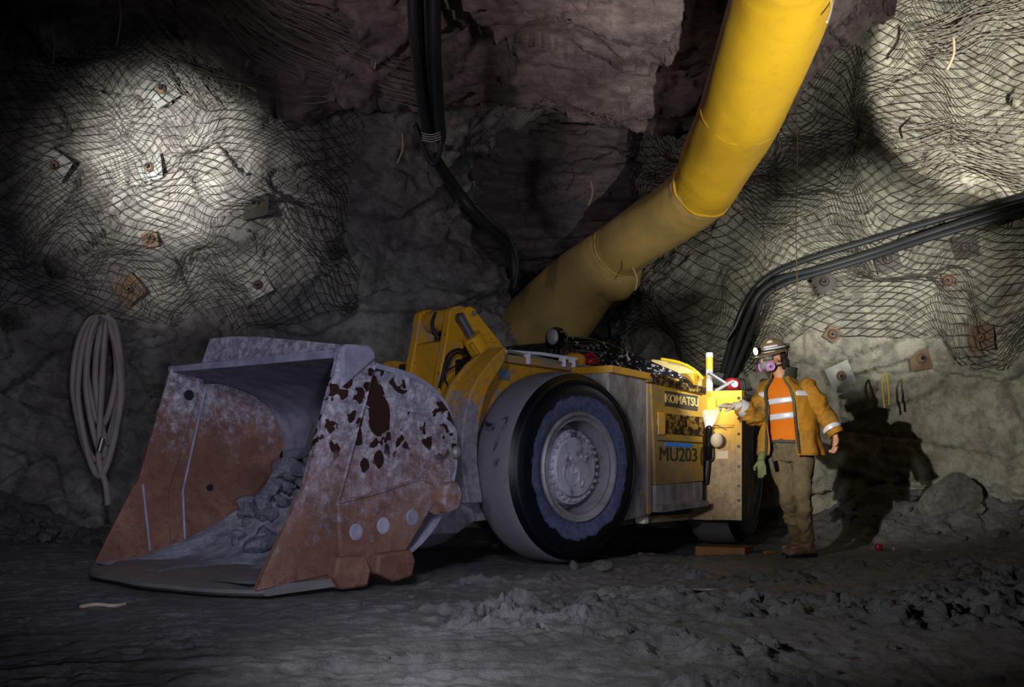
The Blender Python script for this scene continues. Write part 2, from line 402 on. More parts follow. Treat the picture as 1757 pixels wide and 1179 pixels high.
# ------------------------------------------------------------------ cave shell
def path_eval(pts, s):
    """arclength-param interpolation of a plan path, s in [0,1]"""
    P = np.array([tuple(p) for p in smooth_path([(a, b, 0) for a, b in pts], 12)])[:, :2]
    L = np.concatenate([[0], np.cumsum(np.hypot(*np.diff(P, axis=0).T))]); q = s*L[-1]
    X = np.stack([np.interp(q, L, P[:, 0]), np.interp(q, L, P[:, 1])], 1)
    e = 1e-2; X2 = np.stack([np.interp(np.clip(q+.15, 0, L[-1]), L, P[:, 0]), np.interp(np.clip(q+.15, 0, L[-1]), L, P[:, 1])], 1)
    X1 = np.stack([np.interp(np.clip(q-.15, 0, L[-1]), L, P[:, 0]), np.interp(np.clip(q-.15, 0, L[-1]), L, P[:, 1])], 1)
    T = X2-X1; T /= np.linalg.norm(T, axis=1)[:, None]
    return X, T, L[-1]
class Wall:
    """surface over (s along plan, z): inward normal is right of travel direction"""
    def __init__(w, pts, lean, big, fine, seed, stretch=(1, 1, 1), top=None):
        w.pts, w.lean, w.big, w.fine, w.seed, w.st, w.top = pts, lean, big, fine, seed, np.array(stretch), top
        w.len = path_eval(pts, np.array([0.]))[2]
    def ev(w, s, z, detail=True, off=0.0):
        X, T, L = path_eval(w.pts, s); N = np.stack([T[:, 1], -T[:, 0]], 1)
        base = np.stack([X[:, 0], X[:, 1], z], 1)
        ln = w.lean(z)
        P = base.copy(); P[:, :2] += N*ln[:, None]
        Q = P*w.st
        Qw = Q+.35*np.stack([vn(Q*.8, 91), vn(Q*.8, 92), vn(Q*.8, 93)], 1)
        d = w.big*(fbm(Q*.42, 3, w.seed)+.45*cell(Qw/1.35, w.seed+20, .7))
        if detail:
            d = d+w.fine*(.9*cell(Qw/.55, w.seed+30, .9)+.35*cell(Qw/.2, w.seed+40, .9)+.5*fbm(Q*3.1, 4, w.seed+9))
            d = d+w.fine*.35*ridged(Q*1.7, 3, w.seed+12)
        d = d+off
        P[:, :2] += N*d[:, None]; P[:, 2] += d*.12*np.sin(z*3+s*9)
        return P
    def build(w, name, mat, z0, z1, nu, nv, kind='structure'):
        s, z = np.meshgrid(np.linspace(0, 1, nu), np.linspace(z0, z1, nv), indexing='ij')
        P = w.ev(s.ravel(), z.ravel()); me = grid_mesh(name, P, nu, nv, True)
        o = link(name, me, mat); tag(o, kind=kind); w.bvh = BVHTree.FromPolygons([tuple(p) for p in P], [tuple(f.vertices) for f in me.polygons]); return o

WL = Wall([(-9.5, 6.5), (-7.2, 10.5), (-5.4, 12.2), (-3.2, 12.9), (-1.2, 13.5), (-.15, 14.4), (.05, 16.5), (.2, 21)],
          lambda z: .5*sst(z, 2.8, 6)+.25*(1-sst(z, 0, 1.2)), .50, .15, 3, (1, 1, 1.2))
WR = Wall([(1.5, 21), (1.35, 16), (1.6, 14.2), (2.3, 13.35), (3.6, 13.0), (5.0, 12.6), (6.3, 11.6), (7.6, 9.5), (8.6, 6)],
          lambda z: .28*(1-sst(z, .2, 1.3))-1.1*sst(z, 3.3, 5.2)*0, .24, .11, 50, (1, 1, 1.5))
WL.build('wall_left', 'rock_left', -.4, 6.4, 620, 250)
WR.build('wall_right', 'rock_right', -.4, 6.4, 560, 230)

# roof and back wall: swept (y,z) profile
def swept(name, prof, x0, x1, nu, nv, mat, big, fine, seed, st, xfun=None):
    Pp = np.array([tuple(p) for p in smooth_path([(a, b, 0) for a, b in prof], 12)])[:, :2]
    L = np.concatenate([[0], np.cumsum(np.hypot(*np.diff(Pp, axis=0).T))])
    s, x = np.meshgrid(np.linspace(0, L[-1], nv), np.linspace(x0, x1, nu), indexing='ij'); s = s.ravel(); x = x.ravel()
    y = np.interp(s, L, Pp[:, 0]); z = np.interp(s, L, Pp[:, 1])
    y1 = np.interp(s+.1, L, Pp[:, 0]); z1 = np.interp(s+.1, L, Pp[:, 1]); y0 = np.interp(s-.1, L, Pp[:, 0]); z0 = np.interp(s-.1, L, Pp[:, 1])
    T = np.stack([y1-y0, z1-z0], 1); T /= np.linalg.norm(T, axis=1)[:, None]+1e-9
    N = np.stack([T[:, 1], -T[:, 0]], 1)    # to the right of travel: down when travelling +y
    P = np.stack([x, y, z], 1)
    if xfun is not None: P = xfun(P)
    Q = P*np.array(st); Qw = Q+.4*np.stack([vn(Q*.8, 91), vn(Q*.8, 92), vn(Q*.8, 93)], 1)
    d = big*(fbm(Q*.5, 3, seed)+.5*cell(Qw/1.2, seed+20, .8))+fine*(cell(Qw/.5, seed+30, 1)+.4*cell(Qw/.19, seed+40, 1)+.6*ridged(Q*2.2, 3, seed+7)+.4*fbm(Q*5, 3, seed+8))
    P[:, 1] += N[:, 0]*d; P[:, 2] += N[:, 1]*d
    me = grid_mesh(name, P, nv, nu, False); o = link(name, me, mat); tag(o, kind='structure')
    o['bv'] = 0; del o['bv']
    return o, BVHTree.FromPolygons([tuple(p) for p in P], [tuple(f.vertices) for f in me.polygons])
def roof_fun(P):
    P = P.copy(); x = P[:, 0]
    P[:, 1] += .35*np.sin(x*.8+.6)*sst(P[:, 1], 10, 12)-.18*np.clip(x, 0, 9)*sst(P[:, 1], 9, 12)*0
    P[:, 2] += -.10*np.clip(x+4, -9, 0)*0+1.25*sst(x, 2.6, 4.4)+.75*sst(-x, 2.0, 4.2)-1.2*sst(np.abs(x+.5), 7, 9)
    return P
roof, roof_bvh = swept('ceiling', [(1.5, 5.6), (6, 5.4), (9, 5.15), (10.4, 5.12), (10.9, 4.86), (11.7, 4.86), (12.2, 4.58), (12.65, 4.58), (12.85, 4.85), (13.05, 5.4), (13.8, 5.9), (16, 6.0), (21, 6)], -9.5, 9.5, 560, 420, 'rock_roof', .30, .085, 70, (1, 1, 1.6), roof_fun)
# back wall above the side drift
def back_fun(P):
    P = P.copy(); P[:, 1] += .12*(P[:, 0]+1)*0; return P
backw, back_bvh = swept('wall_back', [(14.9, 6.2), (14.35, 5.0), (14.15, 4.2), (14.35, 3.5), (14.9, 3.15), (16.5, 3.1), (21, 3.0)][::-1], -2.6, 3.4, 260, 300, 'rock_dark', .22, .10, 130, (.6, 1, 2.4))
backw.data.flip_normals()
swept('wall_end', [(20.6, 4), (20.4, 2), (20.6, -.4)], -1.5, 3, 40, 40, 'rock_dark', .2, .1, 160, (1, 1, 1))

def ground_xy(x, y):
    P = np.stack([x, y, np.zeros_like(x)], 1)
    h = .035*fbm(P*.7, 3, 200)
    u = (x*.93+y*.36); v = (-x*.36+y*.93)     # wheel tracks run mostly across the view
    Pr = np.stack([u*.8, v*3.0, P[:, 2]], 1)
    h += .018*ridged(Pr*1.2, 3, 210)-.012
    near = 1-sst(y, 8.2, 9.6)
    cl = np.clip(fbm(P*1.1+3, 3, 220)*2.4+.25, 0, 1)*(sst(x, -2.2, -.6)*(.35+.65*near))
    lump = cell(P*np.array([5, 5, 5])+.4*vn(P*6, 3)[:, None], 230, .9)*.6+cell(P*13, 240, .9)*.25
    h += .012*ridged(P*3.3+2*vn(P*.9, 77)[:, None], 4, 255)+.010*cell(P*7, 256, 1)
    h += cl*(.10*lump+.06*ridged(P*4.2, 3, 250))
    # rut with cleat marks
    rc = np.exp(-((x-(-.35+.16*(y-5)))/.28)**2)*(1-sst(y, 6.2, 7.2))
    h += rc*(.022*np.sin(y*38+3*vn(P*2, 5))-.015)
    h += .006*fbm(P*14, 3, 260)
    # flat where machine stands, dip by the rear wheel
    m = np.exp(-(((x-1.9)/1.0)**2+((y-11.1)/.75)**2)); h = h*(1-.8*m)-.12*m
    a = -.7071*(x+.258+y-9.93); b = .7071*((x+.258)-(y-9.93))
    foot = sst(a, -1.0, -.4)*(1-sst(a, 3.2, 3.5))*(1-sst(np.abs(b), 1.2, 1.45)); h = h*(1-foot)-.01*foot
    pf = np.exp(-(((x-2.4)/.45)**2+((y-9.8)/.35)**2)); h = h*(1-pf)
    # berms along walls
    h += (.62*sst(x, 2.6, 4.2)*sst(y, 11.3, 12.7)+.25*sst(x, 5, 7))*(1+.35*fbm(P*1.6, 3, 270))*.75
    h += .35*sst(-x, 3.9, 5.5)*sst(y, 10.9, 12.4)*(1+.5*fbm(P*2, 3, 280))
    bm_ = sst(x, 3, 4)*sst(y, 11.2, 12.2)+sst(-x, 3.9, 5)*sst(y, 10.6, 12)
    h += bm_*.07*(cell(P*2.6, 290, 1)+.5*cell(P*6, 300, 1))
    return h
def ground(x, y): return float(ground_xy(np.array([float(x)]), np.array([float(y)]))[0])
yy = np.concatenate([np.linspace(1.0, 4.3, 30)[:-1], np.geomspace(4.3, 12.9, 430), np.linspace(12.95, 21, 50)])
uu = np.linspace(-1, 1, 620)
U, Y = np.meshgrid(uu, yy, indexing='ij'); X = U*(1.2+.62*Y); X = X.ravel(); Y = Y.ravel()
V = np.stack([X, Y, ground_xy(X, Y)], 1)
fl = link('floor', grid_mesh('floor', V, len(uu), len(yy), False), 'mud'); tag(fl, kind='structure')

# ------------------------------------------------------------------ wire mesh nets
def wires_mesh(name, lines, r, sides=4):
    VV = []; FF = []; base = 0
    for L in lines:
        L = np.asarray(L); n = len(L)
        if n < 2: continue
        T = np.gradient(L, axis=0); T /= np.linalg.norm(T, axis=1)[:, None]+1e-9
        A = np.cross(T, np.array([.13, .97, .2])); A /= np.linalg.norm(A, axis=1)[:, None]+1e-9
        B = np.cross(T, A)
        for k in range(sides):
            an = 2*PI*k/sides; VV.append(L+(A*math.cos(an)+B*math.sin(an))*r)
        i = np.arange(n-1)
        for k in range(sides):
            k2 = (k+1) % sides
            FF.append(np.stack([base+k*n+i, base+k2*n+i, base+k2*n+i+1, base+k*n+i+1], 1))
        base += n*sides
    V = np.concatenate(VV); q = np.concatenate(FF); me = bpy.data.meshes.new(name)
    me.vertices.add(len(V)); me.vertices.foreach_set('co', V.astype(np.float32).ravel())
    me.loops.add(q.size); me.loops.foreach_set('vertex_index', q.astype(np.int32).ravel())
    me.polygons.add(len(q)); me.polygons.foreach_set('loop_start', np.arange(0, q.size, 4, dtype=np.int32))
    me.update(calc_edges=True); me.shade_smooth(); return me
def wall_net(W, s0, s1, z0, z1, cw=.135, ch=.10, off=.07, r=.0042, warp=.16, seed=5, zig=True, edge=.15):
    """slack diamond netting following a wall; s in metres"""
    Ls = W.len; lines = []; step = .05
    slope = ch/cw
    for sg in (1, -1):
        k0 = int((s0-(z1-z0)/slope-.3)/cw); k1 = int((s1+(z1-z0)/slope+.3)/cw)
        for k in range(k0, k1+1):
            t = np.arange(0, (z1-z0)+step, step*.8); z = z0+t if sg > 0 else z1-t
            s = k*cw+t/slope
            wob = .012*np.sin(t/ch*PI*2+k)
            m = (s > s0) & (s < s1); s, z = s[m]+wob[m], z[m]
            if len(s) < 4: continue
            Q = np.stack([s*.9, z*.9, np.zeros_like(s)], 1)
            s2 = s+warp*vn(Q*1.1, seed)+.35*warp*vn(Q*3.3, seed+2); z2 = z+warp*1.5*vn(Q*1.0, seed+1)+.5*warp*vn(Q*2.9, seed+3)
            # ragged lower and side border
            if edge:
                lo = z0+edge*(1+vn(np.stack([s*1.3, s*0, s*0], 1), seed+4)); m = (z > lo) & (s < s1-.45*(1+vn(np.stack([z*1.3, s*0, s*0], 1), seed+6))*(s1 < 12))
                s2, z2 = s2[m], z2[m]
                if len(s2) < 4: continue
            P = W.ev(s2/Ls, z2, False, off+.25*W.fine)
            lines.append(P)
    return lines
ln = wall_net(WL, 4.2, 11.2, 2.05, 5.5, cw=.15, ch=.095, off=.15, r=.0042, seed=5, warp=.26)
o = link('wire_mesh', wires_mesh('wire_mesh', ln, .0040), 'wire_dark'); tag(o, 'slack diamond wire netting pinned over the left rock wall', 'wire mesh')
ln = wall_net(WR, 6.2, 15.8, 1.75, 5.9, cw=.155, ch=.075, off=.10, warp=.30, seed=15)
o = link('wire_mesh', wires_mesh('wire_mesh', ln, .0036), 'wire_dark'); tag(o, 'slack diamond wire netting over the pale right rock wall behind the worker', 'wire mesh')

def roof_net(x0, x1, y0, y1, seed, dens=.16, r=.004):
    lines = []
    for fam in (0, 1):
        n = int(((x1-x0)+(y1-y0))/dens)
        for k in range(n):
            t = np.linspace(0, 1, 70); c = x0-(y1-y0)*.5+k*dens
            x = c+(1 if fam else -1)*(t-.5)*(y1-y0)*.9; y = y0+t*(y1-y0)
            m = (x > x0) & (x < x1); x, y = x[m], y[m]
            if len(x) < 6: continue
            Q = np.stack([x*.6, y*.6, x*0], 1); x = x+.5*vn(Q*1.2, seed); y = y+.35*vn(Q*1.4, seed+1)
            P = []
            for a, b in zip(x, y):
                h = roof_bvh.ray_cast(Vector((a, b, 1.5)), Vector((0, 0, 1)), 6)
                if h[0] is not None: P.append((a, b, h[0].z-.05))
            if len(P) > 5:
                P = np.array(P); z = P[:, 2].copy()
                for _ in range(6): z[1:-1] = np.minimum(z[1:-1], (z[:-2]+z[2:])/2)*.7+.3*z[1:-1]
                P[:, 2] = z; lines.append(P)
    return lines
def strands(n, A, B, C_, jit, r, mat, label, seed):
    rg = random.Random(seed); L = []
    for k in range(n):
        t = (k+rg.random())/n; P = []
        for (xa, ya, xb, yb, d) in (A, B, C_):
            q_x, q_y = xa+(xb-xa)*t+rg.gauss(0, jit), ya+(yb-ya)*t+rg.gauss(0, jit); dd_ = d
            for bv in (roof_bvh, WL.bvh, WR.bvh):
                h_ = bv.ray_cast(Vector((0, 0, CZ)), Vector(((q_x-CX0)/FPX, 1, -(q_y-HY)/FPX)).normalized(), 30)
                if h_[0] is not None: dd_ = min(dd_ if dd_ != d else 99, h_[0].y-.12)
            P.append(at(q_x, q_y, dd_+rg.uniform(-.05, .05)))
        m1 = (P[0]+P[1])/2+Vector((rg.gauss(0, .02), 0, -.05)); m2 = (P[1]+P[2])/2+Vector((rg.gauss(0, .02), 0, -.03))
        L.append(np.array([tuple(v) for v in smooth_path([P[0], m1, P[1], m2, P[2]], 7)]))
    o = link('wire_mesh', wires_mesh('wire_mesh', L, r), mat); tag(o, label, 'wire mesh')
strands(46, (330, -25, 440, -30, 10.6), (450, 110, 560, 20, 11.3), (722, 190, 715, 88, 11.7), 5, .0038, 'wire_pale', 'bunched netting strands sweeping along the roof to the black pipes', 3)
strands(34, (200, 60, 330, 30, 11.6), (270, 110, 395, 90, 11.75), (330, 185, 420, 170, 12.0), 6, .0036, 'wire_pale', 'loose netting strands hanging above the lit left wall patch', 4)
strands(30, (300, 100, 330, 120, 12.0), (430, 135, 420, 165, 12.0), (560, 150, 540, 185, 12.1), 3, .0034, 'wire', 'dark netting strands running right from the lit left wall patch', 5)
strands(30, (1510, 215, 1560, 330, 12.0), (1630, 200, 1640, 290, 11.6), (1790, 190, 1790, 330, 10.9), 7, .0038, 'wire_pale', 'bunched netting strands across the upper right wall', 6)
strands(26, (1575, 40, 1600, 110, 11.4), (1680, 5, 1690, 70, 10.9), (1800, -30, 1800, 60, 10.4), 7, .0038, 'wire_pale', 'netting strands fanning over the top right corner', 7)
# frayed net ends hanging below the roof brow
fr = []
for k in range(70):
    px = random.uniform(985, 1095) if k % 2 else random.uniform(825, 935); d = 12.55
    p = at(px, 178+random.uniform(-8, 6), d); q = [p]
    for j in range(5):
        q.append(q[-1]+Vector((random.uniform(-.07, .07), random.uniform(-.03, .03), random.uniform(-.07, .035))))
    fr.append(np.array([tuple(v) for v in smooth_path(q, 4)]))
for i, lb in ((1, 'frayed wire net ends curling below the roof brow just left of the duct'), (0, 'frayed wire net ends curling below the roof brow nearer the black pipes')):
    o = link('wire_mesh', wires_mesh('wire_mesh', fr[i::2], .003), 'wire_pale'); tag(o, lb, 'wire mesh')

def cast(bvh, px, py, off=.0, fallback=12.8):
    d = Vector(((px-CX0)/FPX, 1, -(py-HY)/FPX)); o = Vector((0, 0, CZ))
    hit = bvh.ray_cast(o, d.normalized(), 60)
    if hit[0] is None: return o+d*fallback, Vector((0, -1, 0))
    n = hit[1]
    if n.dot(d) > 0: n = -n
    return hit[0]+n*off-d.normalized()*off*.5, n
# drill-bolt plates
def bolt_plate(bvh, px, py, size, rot, mat, label, dome=True):
    p, n = cast(bvh, px, py, .07); n = (n*.35+Vector((-.1, -1, -.05)).normalized()*.65).normalized()
    n = (n+Vector((random.uniform(-.3, .3), 0, random.uniform(-.3, .3)))).normalized()
    e = empty('rock_bolt', p, 0, label, 'rock bolt', 'rock bolts and plates pinning the netting')
    e.rotation_euler = (n.to_track_quat('Z', 'Y') @ Matrix.Rotation(rot, 3, 'Z').to_quaternion()).to_euler()
    h = size/2; m = MB(); N = 6; vs = []
    for i in range(N+1):
        for j in range(N+1):
            x, y = (i/N*2-1)*h, (j/N*2-1)*h; b = .03*math.exp(-(x*x+y*y)/(h*h*.35))+.25*h*abs(x/h)**3*(.4 if x > 0 else -.2)
            vs.append((x, y, b))
    k = len(vs); vs += [(x, y, z-.008) for x, y, z in vs]; fs = []
    for i in range(N):
        for j in range(N):
            a = i*(N+1)+j; fs.append((a, a+N+1, a+N+2, a+1)); fs.append((a+k+1, a+N+2+k, a+N+1+k, a+k))
    for i in range(N):
        for (a, b) in ((i, i+1), ((N)*(N+1)+i+1, (N)*(N+1)+i), ((i+1)*(N+1), i*(N+1)), (i*(N+1)+N, (i+1)*(N+1)+N)): fs.append((a, b, b+k, a+k))
    m.poly(vs, fs).build('plate', mat, e)
    if dome:
        MB().lathe([(.055, .02), (.05, .045), (.035, .062), (.026, .064), (.026, .03)], 'Z', 20).build('dome_washer', 'rust_plate' if mat != 'plate_dark' else 'plate_dark', e)
    MB().cyl((0, 0, .03), (0, 0, .10), .016, 10).build('bolt', 'dark_steel', e)
    return e
for a in [(275, 160, .30, .6, 'plate_grey', 'bent grey bolt plate highest in the lit patch of the left wall'),
          (88, 275, .28, .9, 'plate_grey', 'tilted rusty-centred bolt plate at the left edge of the lit wall patch'),
          (258, 285, .27, .1, 'plate_grey', 'pale round-domed bolt plate in the middle of the lit left wall'),
          (500, 200, .28, .4, 'plate_dark', 'dark unlit bolt plate right of the lit left wall patch, below the roof netting'),
          (438, 365, .30, .2, 'plate_dark', 'rusty bolt plate at the right edge of the lit left wall patch'),
          (262, 412, .17, .2, 'rust_plate', 'small rusty bolt plate low in the lit patch of the left wall'),
          (567, 425, .22, .5, 'plate_dark', 'black bolt plate farthest right on the left wall'),
          (93, 456, .22, .0, 'plate_dark', 'narrow dark bolt plate above the hose coil'),
          (228, 492, .28, .7, 'rust_plate', 'brown bolt plate at the bottom of the left netting'),
          (445, 488, .26, .5, 'plate_grey', 'grey tilted bolt plate below the netting left of the dark recess'),
          (12, 545, .22, .3, 'plate_dark', 'dark bolt plate at the far left picture edge')]:
    bolt_plate(WL.bvh, *a)
for a in [(1660, 425, .25, .15, 'plate_dark', 'dark bolt plate directly under the cables on the right wall'),
          (1530, 452, .26, .25, 'plate_dark', 'dark bolt plate partly behind the black cables'),
          (1420, 490, .22, .5, 'plate_dark', 'tilted dark bolt plate below the bend of the cables'),
          (1630, 479, .13, .1, 'rust_plate', 'small brown bolt plate on the right wall below the topmost plate'),
          (1420, 572, .15, 1.0, 'rust_plate', 'small skewed brown plate above and right of the helmet'),
          (1692, 584, .27, .05, 'rust_plate', 'square rusty bolt plate nearest the right picture edge'),
          (1575, 622, .24, .15, 'rust_plate', 'square rusty plate right of the shadow of the head'),
          (1443, 640, .27, .45, 'plate_grey', 'pale tilted bolt plate at the edge of the shadow of the head')]:
    bolt_plate(WR.bvh, *a)

# hanging sticks / detonator tubes and wires
def hang(px0, py0, px1, py1, d, r, mat, label, name='shock_tube', cat='tube', sag=.03):
    a, b = at(px0, py0, d), at(px1, py1, d-.15); m = (a+b)/2+Vector((sag, 0, 0))
    o = MB().tube(smooth_path([a, m, b], 6), r, 8).build(name, mat, loc=a); return tag(o, label, cat)
hang(203, -20, 200, 78, 11.0, .010, 'tube_pale', 'pale straight tube end hanging from the roof at far top left')
hang(84, 45, 91, 110, 12.0, .008, 'tube_pale', 'short grey tube end hanging above the leftmost plate')
hang(440, 30, 422, 115, 11.8, .010, 'tube_pale', 'forked brownish tube end hanging from the roof netting')
hang(405, 95, 408, 180, 12.0, .009, 'tube_pale', 'thin pale tube hanging right of the lit left wall patch')
hang(640, 60, 643, 118, 11.6, .008, 'tube_pale', 'thin tube hanging left of the black pipes')
hang(1037, -10, 1027, 38, 11.0, .012, 'tube_pale', 'pale tube stub poking down from the roof at top middle')
hang(1421, -20, 1419, 38, 9.0, .010, 'white_plastic', 'white tube end hanging beside the top of the yellow duct')
hang(1636, 66, 1626, 118, 11.0, .013, 'tube_pale', 'pale tube hanging over the upper right lit rock')
hang(1562, 203, 1548, 236, 11.6, .012, 'tube_pale', 'curved pale tube end left of the upper right lit rock', sag=-.06)
hang(1014, 312, 1010, 352, 13.2, .010, 'tube_pale', 'thin pale tube hanging in front of the dark rock above the drift')
hang(1086, 460, 1090, 498, 12.5, .006, 'white_plastic', 'thin white tie hanging from the pinch in the yellow duct')
hang(690, 230, 682, 280, 12.2, .008, 'tube_pale', 'thin tube hanging beside the black hose loop')
o = MB().tube(smooth_path([at(1365, 165, 12), at(1368, 260, 12), at(1366, 380, 12), at(1368, 500, 12)], 6), .006, 6).build('hanging_wire', 'rust_plate'); tag(o, 'long thin rusty wire hanging in front of the right cables', 'wire')
o = MB().tube(smooth_path([at(640, 400, 12.4), at(660, 480, 12.4), at(628, 440, 12.4), at(612, 500, 12.4)], 6), .006, 6).build('hanging_wire', 'wire'); tag(o, 'bent grey wire hanging on the dark wall above the boom', 'wire')

# black cables on the right wall
def wall_cable(pts, r, label, off=.10, mat='cable_black'):
    P = [cast(WR.bvh, x, y, 0)[0] for x, y in pts]
    ys = [p.y for p in P]
    for _ in range(2): ys = [min(ys[max(i-1, 0)], ys[i], ys[min(i+1, len(ys)-1)])*.5+ys[i]*.5 for i in range(len(ys))]
    P = [at(x, y, yy_-off) for (x, y), yy_ in zip(pts, ys)]
    o = MB().tube(smooth_path(P, 10), r, 10).build('power_cable', mat); return tag(o, label, 'cable', 'black cables slung along the right wall')
wall_cable([(1800, 325), (1700, 352), (1600, 380), (1500, 410), (1400, 440), (1335, 465), (1298, 492), (1275, 528), (1256, 580), (1240, 640)], .034, 'topmost black cable slung along the right wall')
wall_cable([(1800, 338), (1700, 366), (1600, 398), (1500, 432), (1400, 462), (1340, 478), (1303, 503), (1284, 540), (1262, 600), (1244, 655)], .036, 'middle black cable slung along the right wall', .16)
wall_cable([(1800, 350), (1700, 378), (1600, 408), (1500, 440), (1400, 470), (1345, 488), (1310, 512), (1297, 548), (1272, 610), (1250, 660)], .030, 'lowest black cable slung along the right wall', .22)
wall_cable([(1297, 492), (1275, 530), (1262, 560), (1246, 585)], .022, 'short thin cable end beside the cable bend', .26)
# yellow strap
o = MB().tube(smooth_path([at(1518, 700, 12.25), at(1514, 660, 12.25), at(1519, 640, 12.25), at(1524, 662, 12.25), at(1526, 695, 12.25)], 6), .011, 6).build('webbing_strap', 'yellow_strap'); tag(o, 'narrow yellow strap looped on the right wall above the shadow', 'strap')

# hose coil on the left wall
e = empty('hose_coil', at(170, 560, 11.75), 0, 'coiled grey air hose hung on the left wall', 'hose')
base = e.location.copy(); pts = []
loops = [(0, 21, 42, 130), (-4, 18, 40, 122), (12, 12, 30, 118), (8, 14, 26, 92), (22, 9, 22, 108), (3, 20, 37, 136)]
for k, (ox, dr, rx, ry) in enumerate(loops):
    for j in range(20):
        an = PI/2+2*PI*j/20; c = math.cos(an); s_ = math.sin(an)
        nar = 1-.35*max(0, -s_)
        cx = 168+ox*.8; cy = 545+ry
        pts.append(at(cx+rx*c*nar, cy-s_*ry, 11.75-.03*k+.05*math.sin(an*1.0+k)))
pts += [at(170, 760, 11.6), at(172, 800, 11.6), at(182, 835, 11.55), at(185, 868, 11.5)]
m = MB().tube([p-base for p in smooth_path(pts, 3)], .031, 10); m.build('hose', 'hose', e)
MB().cyl(at(172, 540, 12.1)-base, at(172, 548, 11.3)-base, .018, 10).build('hook', 'dark_steel', e)
MB().tube([at(176, 752, 11.52)-base, at(170, 775, 11.5)-base], .028, 12).build('coupling', 'steel', e)
# black pipes hanging from the roof at centre
def pipe(pts, r, label, mat='cable_black', name='hanging_pipe'):
    o = MB().tube(smooth_path(pts, 8), r, 12).build(name, mat); return tag(o, label, 'pipe', 'black pipes and hoses hanging at centre')
pipe([at(708, -30, 10.2), at(713, 80, 10.6), at(722, 160, 11.1), at(735, 232, 11.6)], .055, 'leftmost black pipe of the bundle hanging from the roof')
pipe([at(728, -30, 10.3), at(732, 80, 10.7), at(737, 160, 11.2), at(743, 235, 11.7)], .055, 'middle black pipe of the bundle hanging from the roof', 'black_rubber')
pipe([at(746, -30, 10.2), at(747, 80, 10.6), at(751, 160, 11.1), at(756, 238, 11.6)], .055, 'rightmost black pipe of the bundle hanging from the roof')
pipe([at(712, 215, 11.5), at(725, 250, 11.6), at(742, 282, 11.7), at(754, 262, 11.6), at(758, 225, 11.5)], .026, 'black hose bent in a loop under the pipe bundle', name='hose_loop')
pipe([at(745, 270, 11.85), at(780, 322, 12.35), at(812, 362, 12.5), at(850, 400, 12.7), at(878, 430, 12.9), at(884, 480, 13.0)], .06, 'thick dark hose running from the pipe loop down to the drift')
pipe([at(815, 350, 12.4), at(850, 385, 12.55), at(876, 410, 12.75), at(888, 450, 12.85), at(882, 495, 12.85)], .02, 'thin dark green cable beside the thick hose', 'green_cable', 'thin_cable')
o = MB()
for k in range(4): o.tube([at(724+a, 228+k*4+3*math.sin(a/9), 11.45) for a in range(0, 36, 4)], .006, 6)
tag(o.build('tie_wire', 'wire_pale'), 'twisted wire tying the black pipe bundle', 'wire')

# ------------------------------------------------------------------ ventilation duct
D0 = empty('ventilation_duct', at(1210, 310, 12), 0, 'large yellow fabric ventilation duct hung under the roof', 'duct')
dpts = [(1352, -90, 8.7, .405), (1340, 0, 9.3, .405), (1305, 100, 10.0, .40), (1268, 200, 10.8, .385), (1232, 270, 11.5, .36), (1207, 322, 12.0, .335), (1150, 370, 12.6, .33), (1085, 412, 13.2, .33), (1060, 432, 13.5, .335), (1010, 478, 13.9, .42), (950, 540, 14.5, .50), (890, 600, 15.3, .53), (840, 650, 16.2, .5)]
cp = smooth_path([at(a, b, c) for a, b, c, r in dpts], 14); cr = [v.x for v in smooth_path([Vector((r, 0, 0)) for *_, r in dpts], 14)]
def duct_section(i0, i1, mat, seed, r_in=1.0, r_out=1.0, n=72):
    m = MB(); rings = []; nx = Vector((1, 0, 0)); base = D0.location
    idx = np.linspace(i0, i1, int((i1-i0)*3)+1)
    for q, f in enumerate(idx):
        i = int(min(f, len(cp)-2)); t = f-i; p = cp[i].lerp(cp[i+1], t); r = cr[i]*(1-t)+cr[i+1]*t
        tn = (cp[i+1]-cp[max(i-1, 0)]).normalized(); nx = (nx-tn*nx.dot(tn)).normalized(); ny = tn.cross(nx)
        e0 = min(q, 999)/max(1, len(idx)-1); edge = min(e0, 1-e0)*(i1-i0)*.09
        A = np.array([2*PI*k/n for k in range(n)])
        L = f*.11
        Q = np.stack([np.cos(A)*2, np.sin(A)*2, np.full(n, L)], 1)
        w_ = .012*vn(Q*1.0+seed, seed)+.009*math.exp(-edge*5)*np.sin(A*13+3*np.sin(A*3+seed))
        w_ += -.02*np.abs(vn(Q*np.array([.7, .7, 3.2])+9, seed+4))*np.exp(-edge*1.8)
        sc = 1-.05*math.exp(-edge*14)
        rr = r*sc+w_
        rings.append([m.bm.verts.new(p-base+(nx*math.cos(a)+ny*math.sin(a))*x) for a, x in zip(A, rr)])
    for a, b in zip(rings, rings[1:]):
        for k in range(n): m.bm.faces.new((a[k], a[(k+1) % n], b[(k+1) % n], b[k]))
    return m.build('duct_section', mat, D0)
duct_section(0, 14*5+1, 'duct_yellow', 3); duct_section(14*5-1, 14*8+1, 'duct_dusty', 8); duct_section(14*8, 14*12, 'duct_dusty', 12)
def ring_at(f, r_add, tube_r, mat, name):
    i = int(f); p = cp[i]; r = cr[i]+r_add; tn = (cp[i+1]-cp[i-1]).normalized(); nx = tn.cross(Vector((0, 0, 1))).normalized(); ny = tn.cross(nx)
    P = [p-D0.location+(nx*math.cos(a)+ny*math.sin(a))*(r+.006*math.sin(a*7)) for a in np.linspace(0, 2*PI, 61)]
    return MB().tube(P, tube_r, 8, False).build(name, mat, D0)
ring_at(14*5, -.004, .013, 'duct_yellow', 'seam_collar'); ring_at(14*8, -.012, .02, 'duct_dusty', 'seam_collar'); ring_at(14*2.9, -.004, .004, 'duct_yellow', 'seam_stitch')
